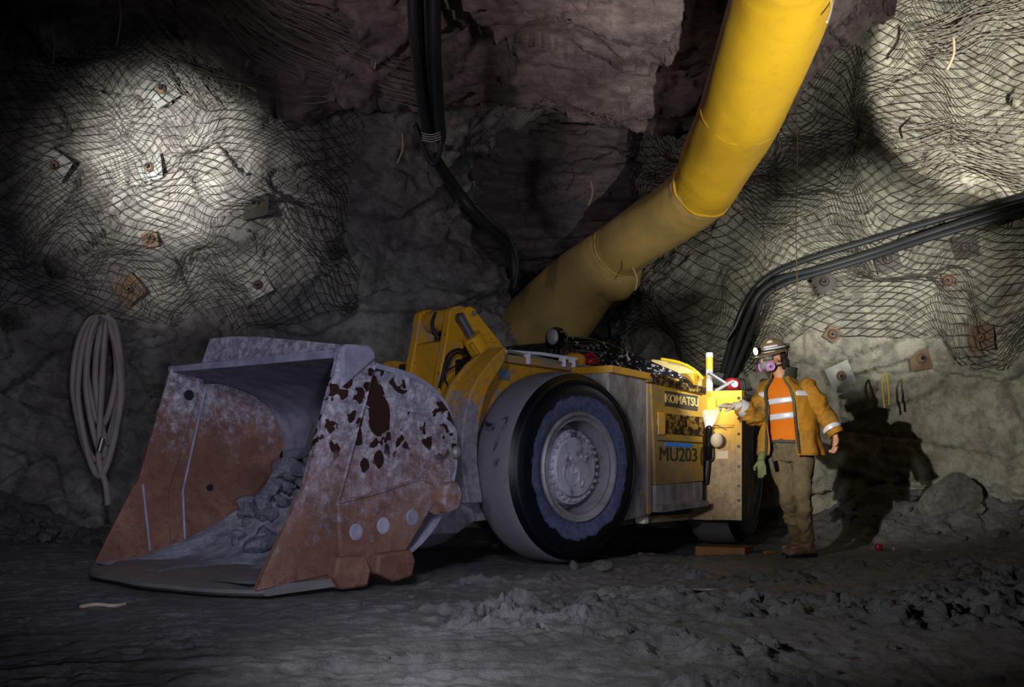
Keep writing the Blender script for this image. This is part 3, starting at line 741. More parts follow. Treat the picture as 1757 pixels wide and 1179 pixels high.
# rumpled bulge below the pinch
m = MB(); m.sphere((0, 0, 0), .39, (1.0, 1, .88), 5)
for v in m.bm.verts:
    a = math.atan2(v.co.z, v.co.x); rr_ = math.hypot(v.co.x, v.co.z)/.39; k = .97+.045*math.sin(a*11+.6*math.sin(a*3))*rr_*(1.2-rr_)*2-.06*math.exp(-(rr_/.25)**2); v.co *= k
    v.co += at(1046, 470, 13.72)-D0.location
m.build('fabric_fold', 'duct_dusty', D0)
# small dark patches (puncture marks) on the duct
for px, py in ((1287, 15), (1255, 185), (1250, 205), (1166, 354)):
    d = Vector(((px-CX0)/FPX, 1, -(py-HY)/FPX))
    best = min(range(len(cp)), key=lambda i: (cp[i]-(Vector((0, 0, CZ))+d*cp[i].y)).length)
    p = Vector((0, 0, CZ))+d*(cp[best].y-cr[best]*.93)
    MB().sphere(tuple(p-D0.location), .017, (1, .35, 1), 1).build('puncture_patch', 'plate_dark' if px != 1255 else 'plate_grey', D0)

# ================================================================== LOADER (local axes: +x bucket end, +y visible side, z up)
LO = Vector((-.258, 9.93, 0))
LD = empty('load_haul_dump_loader', LO, math.radians(-135), 'low yellow underground loader with rusty bucket and huge slick tyres on the mud', 'mining loader')
def sub(o, parent): o.parent = parent; return o
def cut(o, cyls):
    """bore round holes: list of (p0,p1,r)"""
    m = MB()
    for p0, p1, r in cyls: m.cyl(p0, p1, r, 24)
    c = m.build('cutter', None); b = o.modifiers.new('b', 'BOOLEAN'); b.object = c; b.operation = 'DIFFERENCE'; b.solver = 'EXACT'
    dg = bpy.context.evaluated_depsgraph_get(); me = bpy.data.meshes.new_from_object(o.evaluated_get(dg))
    o.modifiers.clear(); o.data = me; cm = c.data; bpy.data.objects.remove(c); bpy.data.meshes.remove(cm); me.set_sharp_from_angle(angle=math.radians(35))

# ---- bucket
inner = [(2.86, .06), (2.3, .07), (1.92, .13), (1.62, .27), (1.42, .47), (1.30, .75), (1.30, 1.02), (1.42, 1.25), (1.66, 1.385), (1.95, 1.44), (2.27, 1.50)]
ip = smooth_path([(a, 0, z) for a, z in inner], 6)
outp = []
for i, p in enumerate(ip):
    t = (ip[min(i+1, len(ip)-1)]-ip[max(i-1, 0)]).normalized(); outp.append(p+Vector((t.z, 0, -t.x))*-.035)
cen = Vector((2.1, 0, .8))
if (outp[20]-cen).length < (ip[20]-cen).length: outp = [p*2-q for p, q in zip(ip, outp)]
m = MB(); n = len(ip); NB = 12; vs = []
for j in range(NB+1):
    b = -1.07+2.14*j/NB
    vs += [(p.x, b, p.z) for p in ip]+[(p.x, b, p.z) for p in outp]
fs = []
for j in range(NB):
    o0, o1 = j*2*n, (j+1)*2*n
    for i in range(n-1):
        fs.append((o0+i, o0+i+1, o1+i+1, o1+i)); fs.append((o0+n+i, o1+n+i, o1+n+i+1, o0+n+i+1))
    fs.append((o0, o1, o1+n, o0+n)); fs.append((o0+n-1, o0+2*n-1, o1+2*n-1, o1+n-1))
for i in range(n-1):
    fs.append((i, n+i, n+i+1, i+1)); k = NB*2*n; fs.append((k+i, k+i+1, k+n+i+1, k+n+i))
BK = m.poly(vs, fs).build('bucket', 'bucket_dust', LD)
side = [(2.30, 1.55), (2.05, 1.55), (2.03, 1.42), (1.90, 1.43), (1.74, 1.40), (1.58, 1.345), (1.45, 1.27), (1.35, 1.17), (1.28, 1.03), (1.275, .93), (1.32, .86), (1.30, .78),
        (1.40, .64), (1.55, .50), (1.66, .35), (1.76, .22), (2.0, .14), (2.2, .085), (2.6, .075), (2.93, .05), (2.62, .62), (2.585, .66)]
def cubic_pts(pts): return [(a, z) for a, z in pts]
for sgn in (1, -1):
    y0, y1 = (1.06, 1.095) if sgn > 0 else (-1.095, -1.06)
    o = MB().prism(side, y0, y1).build('side_plate', 'bucket_outer' if sgn > 0 else 'bucket_inner', BK)
    tag(o, 'dusty grey upper side plate with dark oil spots' if sgn > 0 else 'rusty brown inner side plate')
    # cutter strip along the front edge and the lower wear plate
    ya, yb = (1.095, 1.128) if sgn > 0 else (-1.06, -1.045)
    strip = [(2.315, 1.555), (2.055, 1.555), (2.04, 1.48), (2.345, .56), (2.325, .12), (2.6, .09), (2.945, .05), (2.63, .625), (2.59, .67)]
    s2 = MB().prism(strip, ya, yb).build('cutter_strip', 'bucket_outer' if sgn > 0 else 'bucket_inner', BK, .006)
    if sgn > 0:
        yc = 1.15; wear = [(2.345, .56), (2.10, .60), (1.66, .70), (1.56, .67), (1.50, .63), (1.46, .60), (1.56, .50), (1.68, .35), (1.78, .23), (2.05, .14), (2.32, .12)]
        s3 = MB().prism(wear, 1.095, 1.142).build('wear_plate', 'bucket_outer', BK, .008)
        cut(o, [((2.06, 1, .67), (2.06, 1.3, .67), .03)])
        cut(s2, [((2.235, 1, 1.33), (2.235, 1.3, 1.33), .045)])
        MB().cyl((2.235, 1.05, 1.33), (2.235, 1.096, 1.33), .05).build('hole_shade_disc', 'dark_steel', BK)  # dark disc at the bottom gives the bored hole its shade
        MB().cyl((2.06, 1.04, .67), (2.06, 1.062, .67), .034).build('hole_shade_disc', 'dark_steel', BK)
        for a, z in ((2.21, .37), (1.985, .40), (1.735, .445)):
            MB().lathe([(.052, 0), (.055, .006), (.04, .010), (.03, .007)], 'Y', 20, (a, 1.14, z)).build('plug_weld', 'bucket_dust', BK)
        # weld bead lines
        MB().tube([(2.042, 1.13, 1.46), (2.345, 1.13, .56), (2.325, 1.13, .14)], .009, 8).build('weld_bead', 'bucket_outer', BK)
        MB().tube([(2.345, 1.145, .565), (2.10, 1.145, .605), (1.66, 1.145, .705), (1.56, 1.145, .675)], .009, 8).build('weld_bead', 'bucket_outer', BK)
        MB().prism([(1.46, .80), (1.33, .66), (1.40, .47), (1.52, .45), (1.62, .50), (1.57, .63), (1.62, .72), (1.53, .80)], 1.09, 1.135).build('gusset_plate', 'bucket_outer', BK, .006)
        o4 = MB().prism([(1.50, .67), (1.38, .68), (1.335, .60), (1.37, .49), (1.48, .46), (1.53, .55)], 1.08, 1.23).build('heel_shroud', 'bucket_outer', BK, .02)
        MB().prism([(2.08, .22), (1.80, .235), (1.76, .16), (1.79, .05), (1.95, .03), (2.1, .10)], 1.04, 1.22).build('heel_shroud', 'bucket_outer', BK, .02)
        MB().prism([(2.39, .22), (2.17, .22), (2.12, .12), (2.15, .015), (2.36, .01), (2.42, .1)], 1.06, 1.20).build('heel_shroud', 'bucket_outer', BK, .02)
        MB().sphere((1.285, 1.09, .885), .045, (1, .9, 1.1), 2).build('edge_stud', 'plate_grey', BK)
    else:
        MB().cyl((2.17, -1.065, 1.33), (2.17, -1.042, 1.33), .042).build('side_shade_disc', 'dark_steel', BK)  # flat dark discs stand in for the shade of holes
        MB().cyl((1.98, -1.065, .60), (1.98, -1.052, .60), .028).build('side_shade_disc', 'dark_steel', BK)
        MB().tube([(2.02, -1.05, 1.40), (2.22, -1.05, .58), (2.2, -1.05, .15)], .010, 6).build('weld_bead', 'bucket_dust', BK)
        MB().tube([(2.56, -1.042, .64), (2.50, -1.042, .13)], .010, 6).build('weld_bead', 'bucket_dust', BK)
# top lip beam, end cap, spill guard
MB().box(2.03, 2.31, -1.12, 1.06, 1.50, 1.555).build('top_beam', 'bucket_dust', BK, .008)
m = MB(); m.prism([(2.32, 1.30), (2.325, 1.555), (2.28, 1.585), (2.10, 1.59), (2.05, 1.55), (2.04, 1.50)], 1.04, 1.15)
tag(m.build('top_corner_cap', 'bucket_dust', BK, .02), 'pale dust-covered corner cap')
m = MB(); g = [(-.72, 1.555, 2.26), (-.72, 1.755, 2.20), (-.42, 1.745, 2.17), (-.1, 1.725, 2.15), (.95, 1.60, 2.12), (1.05, 1.56, 2.12)]
vs = []
for b, z, a in g: vs += [(a, b, z), (a-.035, b, z)]
bt = [(-.72, 2.26), (-.42, 2.24), (-.1, 2.20), (.5, 2.17), (.95, 2.15), (1.05, 2.13)]
pl = []
top_ = [(-.72, 1.755), (-.42, 1.75), (-.1, 1.725), (.5, 1.655), (1.05, 1.585)]
bot_ = [(1.05, 1.54), (.5, 1.54), (-.1, 1.54), (-.42, 1.54), (-.72, 1.54)]
vs = []; P2 = top_+bot_
for off in (0, -.03):
    for b, z in P2: vs.append((2.23-.10*max(0, (b+.72)/1.8)-.25*(z-1.54)+off, b, z))
k = len(P2); fs = [tuple(range(k)), tuple(range(2*k-1, k-1, -1))]+[(i, i+k, (i+1) % k+k, (i+1) % k) for i in range(k)]
o = MB().poly(vs, fs).build('spill_guard', 'bucket_inner', BK, .006); tag(o, 'reddish raised spill guard plate')
o = MB().prism([(2.24, 1.545), (2.16, 1.755), (1.98, 1.745), (1.96, 1.545)], -.75, -.715).build('spill_guard_end', 'bucket_dust', BK, .006)
# cutting edge with bowed lip
m = MB(); top = []; NB = 28; rows = []
for j in range(NB+1):
    b = -1.13+2.27*j/NB; u = 1-(abs(b)/1.13)**2.6
    af = 2.93+.30*u+.012*math.sin(b*9)
    rows.append([(2.30, b, .085), (2.75+.15*u, b, .078), (af-.02, b, .050), (af, b, .030), (af-.03, b, .012), (2.30, b, .03)])
vs = [p for r in rows for p in r]; fs = []
for j in range(NB):
    for i in range(6):
        a = j*6+i; b = j*6+(i+1) % 6; fs.append((a, b, b+6, a+6))
fs += [tuple(range(6)), tuple(NB*6+i for i in range(5, -1, -1))]
o = m.poly(vs, fs).build('cutting_edge', 'lip_steel', BK, 0, ang=25); tag(o, 'smeared bare steel cutting edge lip')
# streaks of mud drying on the bucket floor
m = MB(); N1, N2 = 60, 60; xs = np.linspace(1.35, 2.95, N1); ys = np.linspace(-1.05, 1.05, N2)
GX, GY = np.meshgrid(xs, ys, indexing='ij'); gx, gy = GX.ravel(), GY.ravel()
bx = np.array([p.x for p in ip[:40]])[::-1]; bz = np.array([p.z for p in ip[:40]])[::-1]
o_ = np.argsort(bx); fz = np.interp(gx, bx[o_], bz[o_])
P = np.stack([gx, gy, gx*0], 1)
dep = .012+.025*fbm(P*np.array([1.2, 4, 1]), 4, 400)+.16*np.exp(-(((gy+1.05)/.28)**2))*sst(2.75-gx, 0, .9)+.30*np.exp(-(((gx-1.62)/.42)**2+((gy+.40)/.50)**2))
dep += .02*cell(P*5, 410, 1)*np.exp(-(((gx-1.7)/.5)**2+((gy+.4)/.6)**2))
zz = np.where(dep > 0, fz+dep, fz-.012)
me = grid_mesh('muck', np.stack([gx, gy, zz], 1), N1, N2, False)
LM = Matrix.Translation(LO) @ Matrix.Rotation(math.radians(-135), 4, 'Z')
o = link('muck_layer', me, 'ore'); o.matrix_world = LM; tag(o, 'fine grey muck spread over the floor of the loader bucket', 'muck', kind='stuff')
# broken ore in the bucket
def rock_mesh(name, r, seed, sub=3):
    m = MB(); m.sphere((0, 0, 0), 1, (1, 1, 1), sub)
    C = np.array([tuple(v.co) for v in m.bm.verts]); rg = np.random.default_rng(seed)
    for _ in range(13):
        n_ = rg.normal(size=3); n_ /= np.linalg.norm(n_); h = rg.uniform(.45, .85); d = C@n_; k = d > h; C[k] -= np.outer(d[k]-h, n_)
    C *= rg.uniform(.65, 1.15, 3); C += .03*vn(C*4, seed)[:, None]
    for v, c in zip(m.bm.verts, C): v.co = c*r
    return m.mesh(name, 22)
rocks = [rock_mesh('ore_rock', 1.0, 500+i) for i in range(7)]
for me in rocks: me.materials.append(M['ore'])
cnt = 0
def fheight(a, b):
    i = min(range(N1), key=lambda q: abs(xs[q]-a)); j = min(range(N2), key=lambda q: abs(ys[q]-b)); return zz[i*N2+j]
for k in range(72):
    r = random.choice([.035, .045, .05, .06, .075, .09]) if k > 8 else random.uniform(.10, .15)
    a = random.gauss(1.72, .20); b = random.gauss(-.42, .24)
    a = min(max(a, 1.42), 2.35); b = min(max(b, -.98), .45)
    hh = max(0, .26*math.exp(-(((a-1.62)/.30)**2+((b+.45)/.36)**2)))
    o = bpy.data.objects.new('ore_rock', rocks[k % 7]); COL.objects.link(o)
    o.location = LM @ Vector((a, b, fheight(a, b)+hh*random.uniform(.1, 1.0)+r*.35))
    o.scale = (r, r, r*random.uniform(.6, .9)); o.rotation_euler = (random.uniform(-.5, .5), random.uniform(-.5, .5), random.uniform(0, 6))
    tag(o, 'lump of broken blue-grey ore in the pile inside the loader bucket', 'rock', 'broken ore lumps in the bucket')

# ---- wheels
def wheel(par_name, mtx_pos, side_sign=1, hub=True, yaw=0.0, width=.46, R=.755):
    """root-local wheel centre on outer face; axis Y, outer face at +y"""
    c = Vector(mtx_pos); half = []
    W_ = width; s = side_sign
    prof = [(.425, -.02), (.44, 0.0), (.50, .018), (.60, .022), (.66, .012), (.70, -.012), (.735, -.05), (R-.004, -.10), (R, -.16), (R, -W_+.16), (R-.004, -W_+.10), (.735, -W_+.05), (.70, -W_+.01), (.60, -W_-.02), (.50, -W_-.02), (.43, -W_)]
    prof = [(r, a*s) for r, a in prof]
    rm = Matrix.Rotation(yaw, 4, 'Z')
    tr = MB().lathe(prof[5:], 'Y', 96).build(par_name, 'tyre_dusty', LD, 0, None, 50); tr.location = c; tr.rotation_euler = (0, 0, yaw)
    n_ = len(tr.data.vertices)
    sw = MB().lathe(prof[:7], 'Y', 96)
    for r0, zz_ in ((.685, .012), (.672, .017), (.655, .02)):
        sw.lathe([(r0+.003, (zz_-.004)*s), (r0, (zz_+.004)*s), (r0-.003, (zz_-.004)*s)], 'Y', 96)
    sw = sw.build('sidewall', 'tyre_side', tr, 0, None, 50)
    # open lathe caps: remove centre n-gons
    for ob in (tr, sw):
        bm = bmesh.new(); bm.from_mesh(ob.data); bmesh.ops.delete(bm, geom=[f for f in bm.faces if len(f.verts) > 50], context='FACES'); bm.to_mesh(ob.data); bm.free(); ob.data.set_sharp_from_angle(angle=math.radians(50))
    if not hub: return tr
    rim = MB().lathe([(.43, -.03*s), (.436, .012*s), (.425, .028*s), (.408, .022*s), (.395, -.005*s), (.378, -.012*s), (.368, -.002*s), (.360, -.03*s), (.355, -.24*s), (.31, -.27*s), (.10, -.27*s)], 'Y', 80)
    o = rim.build('rim', 'rim_grey', tr, 0, None, 30)
    bm = bmesh.new(); bm.from_mesh(o.data); bmesh.ops.delete(bm, geom=[f for f in bm.faces if len(f.verts) > 50], context='FACES'); bm.to_mesh(o.data); bm.free(); o.data.set_sharp_from_angle(angle=math.radians(30))
    h = MB().lathe([(.295, -.21*s), (.288, -.10*s), (.282, -.06*s), (.276, -.045*s), (.235, -.04*s), (.225, -.03*s), (.222, -.012*s), (.215, -.004*s), (.18, -.002*s), (.06, .002*s), (.02, .002*s)], 'Y', 64, (0, -.03*s, 0)); 
    for v in h.bm.verts: v.co.x *= 1.06; v.co.z *= 1.06
    h = h.build('hub', 'hub_grey', tr, 0, None, 28)
    for k in range(28):
        a = 2*PI*k/28; MB().cyl((.268*math.cos(a), -.08*s, .27*math.sin(a)), (.27*math.cos(a), -.044*s, .256*math.sin(a)), .0155, 6).build('hub_bolt', 'hub_grey', tr)
    for a, rr in ((2.4, .11), (.7, .12), (-.6, .04), (-1.9, .13)):
        MB().lathe([(.036, -.004*s), (.036, .012*s), (.026, .014*s), (.022, .004*s)], 'Y', 20, (rr*math.cos(a), -.03*s, rr*math.sin(a))).build('hub_plug', 'hub_grey', tr)
    MB().lathe([(.10, -.003*s), (.10, .010*s), (.086, .010*s), (.084, .0)], 'Y', 30, (.06, -.03*s, -.05)).build('hub_cover', 'hub_grey', tr)
    return tr
tag(wheel('tyre', (0, 1.11, .765)), 'front tyre with dusty tread and wet black sidewall')
wheel('tyre', (0, -1.11, .765), -1, False)

# ---- front frame
fr_ = [(.98, 1.20), (.88, 1.40), (.72, 1.56), (.60, 1.64), (.50, 1.665), (-.45, 1.615), (-.45, .40), (.2, .36), (.75, .34), (1.0, .44), (1.06, .7)]
o = MB().prism(fr_, .56, .60).build('front_frame_plate', 'splash_yellow', LD, .008)
MB().prism([(x, z) for x, z in fr_], -.60, -.56).build('front_frame_plate', 'splash_yellow', LD, .008)
MB().box(-1.1, .55, -.56, .56, .38, 1.35).build('front_frame_core', 'dark_steel', LD, .02)
# curved horn guard between boom and tyre
m = MB(); arc = smooth_path([(.50, 0, 1.70), (.66, 0, 1.58), (.84, 0, 1.38), (.94, 0, 1.12), (.96, 0, .82), (.90, 0, .50)], 6)
arc_in = smooth_path([(.50, 0, 1.60), (.58, 0, 1.50), (.70, 0, 1.34), (.78, 0, 1.10), (.80, 0, .82), (.74, 0, .50)], 6)
o = MB().prism([(p.x, p.z) for p in arc]+[(p.x, p.z) for p in arc_in[::-1]], .60, .80).build('horn_guard', 'splash_yellow', LD, .01)
tag(o, 'curved yellow guard plate, grey with mud at its foot')
# mud-caked lower arm / frame cheeks seen between bucket and tyre
MB().prism([(1.38, 1.12), (1.02, 1.16), (.86, .95), (.84, .62), (.98, .40), (1.45, .34), (1.56, .50), (1.48, .85)], .40, .52).build('lift_arm', 'mud_on_steel', LD, .015)
MB().prism([(1.38, 1.12), (1.02, 1.16), (.86, .95), (.84, .62), (.98, .40), (1.45, .34), (1.56, .50), (1.48, .85)], -.52, -.40).build('lift_arm', 'mud_on_steel', LD, .015)
MB().prism([(1.62, .50), (1.2, .52), (.80, .55), (.72, .36), (.92, .27), (1.5, .28), (1.65, .34)], .58, .70).build('push_arm', 'splash_yellow', LD, .012)
MB().cyl((1.25, -.56, .62), (1.25, .60, .62), .075, 24).build('arm_pin', 'plate_grey', LD)
MB().cyl((1.02, -.45, .95), (1.02, .60, .95), .06, 24).build('arm_pin', 'dark_steel', LD)
MB().box(.95, 1.25, -.5, .5, .40, .92).build('arm_torque_box', 'dark_steel', LD, .02)

# ---- bellcrank and boom top
def onb(px, py, b):
    X_ = (px-CX0)/FPX; d = (10.188-b*1.41421)/(1-X_); x = X_*d
    return (-.70711*(x+.258+d-9.93), CZ-(py-HY)*d/FPX)
crank_o = [onb(x, y, .16) for x, y in ((773, 532), (778, 527), (790, 524), (799, 527), (803, 536), (804, 556), (798, 578), (796, 604), (791, 628), (786, 665), (784, 705), (752, 705), (754, 664), (757, 631), (766, 582))]
def crank(y0, y1): return MB().prism(crank_o, y0, y1).build('bellcrank_plate', 'yellow', LD, .010)
crank(.08, .16); crank(-.30, -.22)
pc = onb(788, 547, .16)
MB().cyl((pc[0], -.34, pc[1]), (pc[0], .175, pc[1]), .046, 24).build('crank_pin', 'dark_steel', LD)
MB().cyl((pc[0], .16, pc[1]), (pc[0], .19, pc[1]), .030, 20).build('pin_cap', 'plate_grey', LD)
MB().lathe([(.085, -.21), (.09, -.19), (.09, .05), (.085, .07)], 'Y', 28, (pc[0], 0, pc[1])).build('crank_boss', 'yellow', LD)
w0 = onb(745, 600, -.05); w1 = onb(748, 700, -.05)
MB().prism([(w0[0]+.05, w0[1]+.05), (w0[0]-.06, w0[1]+.08), (w1[0]-.10, w1[1]), (w1[0]+.06, w1[1])], -.22, .08).build('crank_web', 'yellow', LD, .01)
MB().tube(smooth_path([(pc[0]+.07, -.05, pc[1]+.06), (pc[0]+.12, -.04, pc[1]-.05), (pc[0]+.08, .0, pc[1]-.16)], 5), .016, 8).build('grease_line', 'dark_steel', LD)
boom = [onb(x, y, .23) for x, y in ((800, 529), (806, 526), (815, 530), (821, 540), (872, 604), (868, 622), (858, 624), (840, 604), (804, 557))]
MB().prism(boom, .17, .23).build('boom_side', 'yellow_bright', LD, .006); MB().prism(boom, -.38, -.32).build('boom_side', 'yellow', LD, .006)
p_a, p_b = onb(818, 536, .2), onb(870, 603, .2)
MB().prism([(p_a[0], p_a[1]-.01), (p_b[0], p_b[1]-.01), (p_b[0], p_b[1]-.06), (p_a[0], p_a[1]-.06)], -.33, .18).build('boom_top', 'yellow', LD, .004)
for k in range(5):  # lighter bands between shadow stripes, modelled as raised strips
    xa, xb, yy_ = [(808, 829, 556), (819, 841, 571), (831, 853, 585), (842, 863, 598), (853, 867, 611)][k]
    a1, a2 = onb(xa, yy_, .232), onb(xb, yy_+1, .232)
    MB().prism([(a1[0], a1[1]+.009), (a2[0], a2[1]+.009), (a2[0], a2[1]-.009), (a1[0], a1[1]-.009)], .225, .240).build('boom_light_band', 'yellow_bright', LD, .002)
pb_ = onb(812, 538, .23)
MB().cyl((pb_[0], .2, pb_[1]), (pb_[0], .25, pb_[1]), .022, 16).build('boom_pin', 'plate_grey', LD)
# tilt cylinder
e0, e1 = onb(813, 580, .30), onb(848, 648, .30)
c0, c1 = Vector((e0[0], .28, e0[1])), Vector((e1[0], .30, e1[1]))
dd = (c1-c0).normalized()
MB().cyl(c0-dd*.02, c1, .085, 32).build('tilt_cylinder', 'yellow_bright', LD)
MB().cyl(c0+dd*.17, c0+dd*.21, .10, 32).build('cylinder_band', 'yellow', LD)
MB().cyl(c0-dd*.22, c0, .04, 20).build('cylinder_rod', 'steel', LD)
MB().sphere(tuple(c1), .10, (1, .8, 1), 3).build('cylinder_eye', 'yellow', LD)
MB().tube([c0+Vector((.07, .06, -.05)), c1+Vector((.10, .05, .02))], .022, 10).build('cylinder_port_tube', 'yellow', LD)
MB().prism([(.42, 1.32), (.16, 1.40), (-.1, 1.30), (-.1, 1.1), (.46, 1.1)], .14, .44).build('cylinder_mount', 'yellow', LD, .01)
def ob3(px, py, b): q = onb(px, py, b); return (q[0], b, q[1])
for pts_, rr_ in ((((803, 604), (785, 600), (770, 608), (764, 625), (758, 650), (754, 665)), .012), (((800, 608), (784, 606), (773, 616), (766, 635), (758, 655)), .010), (((797, 622), (782, 628), (768, 636)), .007), (((763, 640), (764, 652), (767, 658)), .007), (((752, 700), (760, 692), (775, 690), (800, 688), (812, 682)), .012), (((760, 700), (780, 698), (800, 692)), .010)):
    MB().tube(smooth_path([ob3(x, y, .22+.012*(i_ % 2)) for i_, (x, y) in enumerate(pts_)], 6), rr_, 8).build('hydraulic_hose', 'black_rubber', LD)
MB().box(.15, .9, -.45, .45, 1.0, 1.16).build('front_crossmember', 'dark_steel', LD, .02)
MB().tube(smooth_path([(.75, .5, 1.20), (.95, .54, 1.19), (1.1, .56, 1.14), (1.16, .5, 1.0)], 5), .03, 10).build('hydraulic_hose', 'black_rubber', LD)

# ---- front body side, deck and fender behind the tyre
MB().prism([(.45, 1.60), (.45, 1.66), (-.40, 1.628), (-1.66, 1.50), (-1.66, 1.44), (-.45, 1.56)], .40, .66).build('deck_edge', 'yellow_dirty', LD, .006)
MB().prism([(-.42, 1.59), (-.92, 1.548), (-.92, 1.49), (-.42, 1.53)], .6, 1.09).build('fender_cap', 'yellow', LD, .006)
o = MB().prism([(-.42, 1.53), (-.92, 1.49), (-.97, .34), (-.42, .30)], .60, 1.055).build('fender_box', 'mud_on_steel', LD, .012); tag(o, 'fender side caked in grey dried mud')
MB().box(-.955, -.905, 1.055, 1.075, .36, 1.50).build('fender_trim', 'yellow_dirty', LD, .004)
MB().box(-1.66, -.9, -.9, 1.0, .34, 1.44).build('engine_bay', 'dark_steel', LD, .02)
# door
dr = MB().prism([(-.925, 1.47), (-1.655, 1.42), (-1.675, .62), (-.99, .60)], 1.03, 1.095).build('side_door', 'yellow_door', LD, .008)
tag(dr, 'yellow side door with maker plate and unit number')
MB().prism([(-.90, 1.52), (-1.675, 1.455), (-1.675, 1.385), (-.90, 1.46)], .98, 1.125).build('door_header', 'greasy', LD, .008)
MB().prism([(-1.0, .60), (-1.675, .62), (-1.675, .42), (-1.01, .40)], 1.02, 1.085).build('lower_panel', 'mud_on_steel', LD, .006)
MB().prism([(-1.0, .43), (-1.675, .45), (-1.675, .40), (-1.0, .37)], 1.0, 1.15).build('step', 'mud_on_steel', LD, .006)
MB().prism([(-1.11, 1.405), (-1.575, 1.375), (-1.575, 1.245), (-1.11, 1.275)], 1.095, 1.103).build('name_plate', 'letter_dark', dr)
MB().prism([(-1.0, 1.215), (-1.66, 1.19), (-1.665, 1.02), (-1.005, 1.04)], 1.094, 1.104).build('handle_panel', 'greasy', dr, .004)
MB().prism([(-1.0, 1.22), (-1.10, 1.215), (-1.10, 1.03), (-1.005, 1.03)], 1.10, 1.112).build('latch_plate', 'yellow', dr, .004)
MB().prism([(-1.015, .985), (-1.655, .965), (-1.66, .955), (-1.015, .975)], 1.094, 1.102).build('door_seam', 'letter_dark', dr)
MB().prism([(-1.12, .985-.02), (-1.50, .965-.015), (-1.50, .93-.01), (-1.12, .945-.01)], 1.095, 1.101).build('tape_strip', 'blue_tape', dr)
def text(s_, name, h, a, z, y, mat, parent, slant=0.0, depth=.005, sx=1.0, bold=.0):
    cu = bpy.data.curves.new(name, 'FONT'); cu.body = s_; cu.size = h/.7; cu.extrude = depth; cu.offset = bold; cu.align_x = 'CENTER'; cu.align_y = 'CENTER'
    tmp = bpy.data.objects.new('tmp', cu); COL.objects.link(tmp); dg = bpy.context.evaluated_depsgraph_get(); dg.update()
    me = bpy.data.meshes.new_from_object(tmp.evaluated_get(dg)); bpy.data.objects.remove(tmp)
    mt = Matrix(((-sx, 0, 0, a), (0, 0, 1, y), (slant, 1, 0, z), (0, 0, 0, 1)))
    me.transform(mt); return link(name, me, mat, parent)
text('KOMATSU', 'name_letters', .072, -1.342, 1.325, 1.105, 'letter_gold', dr, -.06, .006, 1.0, .001)
text('MU203', 'unit_number', .12, -1.30, .855, 1.098, 'letter_dark', dr, -.03, .004, 1.08, .0)
text('(', 'unit_number', .115, -1.635, .855, 1.098, 'letter_dark', dr, -.03, .004, .6, .006)
text('24', 'unit_decal', .05, .33, 1.50, .602, 'blue_tape', LD, -.03, .002, 1)
MB().prism([(.39, 1.55), (.26, 1.545), (.26, 1.45), (.39, 1.455)], .600, .602).build('decal_plate', 'plate_grey', LD)
# rail along the deck with brackets
MB().tube([(.36, .56, 1.69), (-.1, .60, 1.69), (-.5, .64, 1.665)], .014, 8).build('deck_rail', 'tape', LD)
MB().tube([(.3, .62, 1.685), (-.25, .66, 1.625), (-.75, .66, 1.60)], .012, 8).build('deck_rail', 'plate_grey', LD)
for a in (.12, -.30, -.42): MB().box(a-.015, a+.015, .63, .68, 1.62-.03, 1.70-.03).build('rail_bracket', 'tape', LD)
# engine hood
m = MB(); H = [(-.35, 1.60, .55, -.70), (-.45, 1.80, .42, -.6), (-.52, 1.83, .40, -.6), (-1.02, 1.875, .42, -.55), (-1.10, 1.86, .46, -.55), (-1.60, 1.60, .86, -.6), (-1.66, 1.55, .90, -.6)]
vs = []
for a, z, b1, b0 in H: vs += [(a, b0, z), (a, b1, z), (a, b1+.10, 1.46), (a, b0-.1, 1.46)]
fs = [(0, 1, 2, 3), tuple(4*(len(H)-1)+i for i in (3, 2, 1, 0))]
for i in range(len(H)-1):
    for k in range(4): a, b = 4*i+k, 4*i+(k+1) % 4; fs.append((a, b, b+4, a+4))
hd = m.poly(vs, fs).build('engine_hood', 'hood_black', LD, .01); tag(hd, 'glossy black engine hood spattered with white grease')
for k in range(4): MB().box(-.98, -.66, .462-.0+.01*k, .475+.01*k, 1.80-.05*k, 1.815-.05*k).build('hood_vent', 'plate_dark', hd)
MB().box(-1.02, -.70, .2, .42, 1.868, 1.885).build('hood_hatch', 'hood_black', hd, .006)
MB().tube([(-.20, .35, 1.66), (.30, .2, 1.66)], .02, 8).build('deck_rod', 'dark_steel', LD)
MB().box(-.36, .45, -.6, .5, 1.36, 1.64).build('deck_tray', 'hood_black', LD, .02)
MB().tube([(-.30, -.3, 1.90), (.35, -.45, 1.86)], .012, 8).build('hood_handrail', 'dark_steel', LD)
# work lamp
wl = MB().cyl((-.40, .50, 1.64), (-.40, .50, 1.76), .045, 16, .035).build('work_lamp', 'lamp_black', LD, .004)
MB().sphere((-.40, .50, 1.84), .098, (1, 1, 1.02), 4).build('lamp_housing', 'lamp_black', wl)
o = MB(); o.sphere((0, 0, 0), .062, (.30, .9, 1.1), 3); ob = o.build('lamp_lens', 'plate_grey', wl)
ob.location = (-.40+.082, .50+.028, 1.85); ob.rotation_euler = (0, 0, math.radians(16)); tag(ob, 'frosted white lamp lens')
MB().tube([(-.32, .52, 1.74), (-.28, .54, 1.71), (-.34, .55, 1.68)], .008, 6).build('lamp_bracket', 'steel', wl)
MB().lathe([(.10, 0), (.105, .05), (.09, .08), (.05, .10)], 'Z', 24, (-.62, .50, 1.63)).build('filler_cap', 'yellow', LD)
MB().sphere((-.72, .60, 1.66), .05, (1, 1, .8), 2).build('red_fitting', 'red', LD)
MB().tube(smooth_path([(-.66, .58, 1.70), (-.72, .62, 1.72), (-.80, .62, 1.66)], 4), .016, 8).build('fitting_hose', 'red', LD)

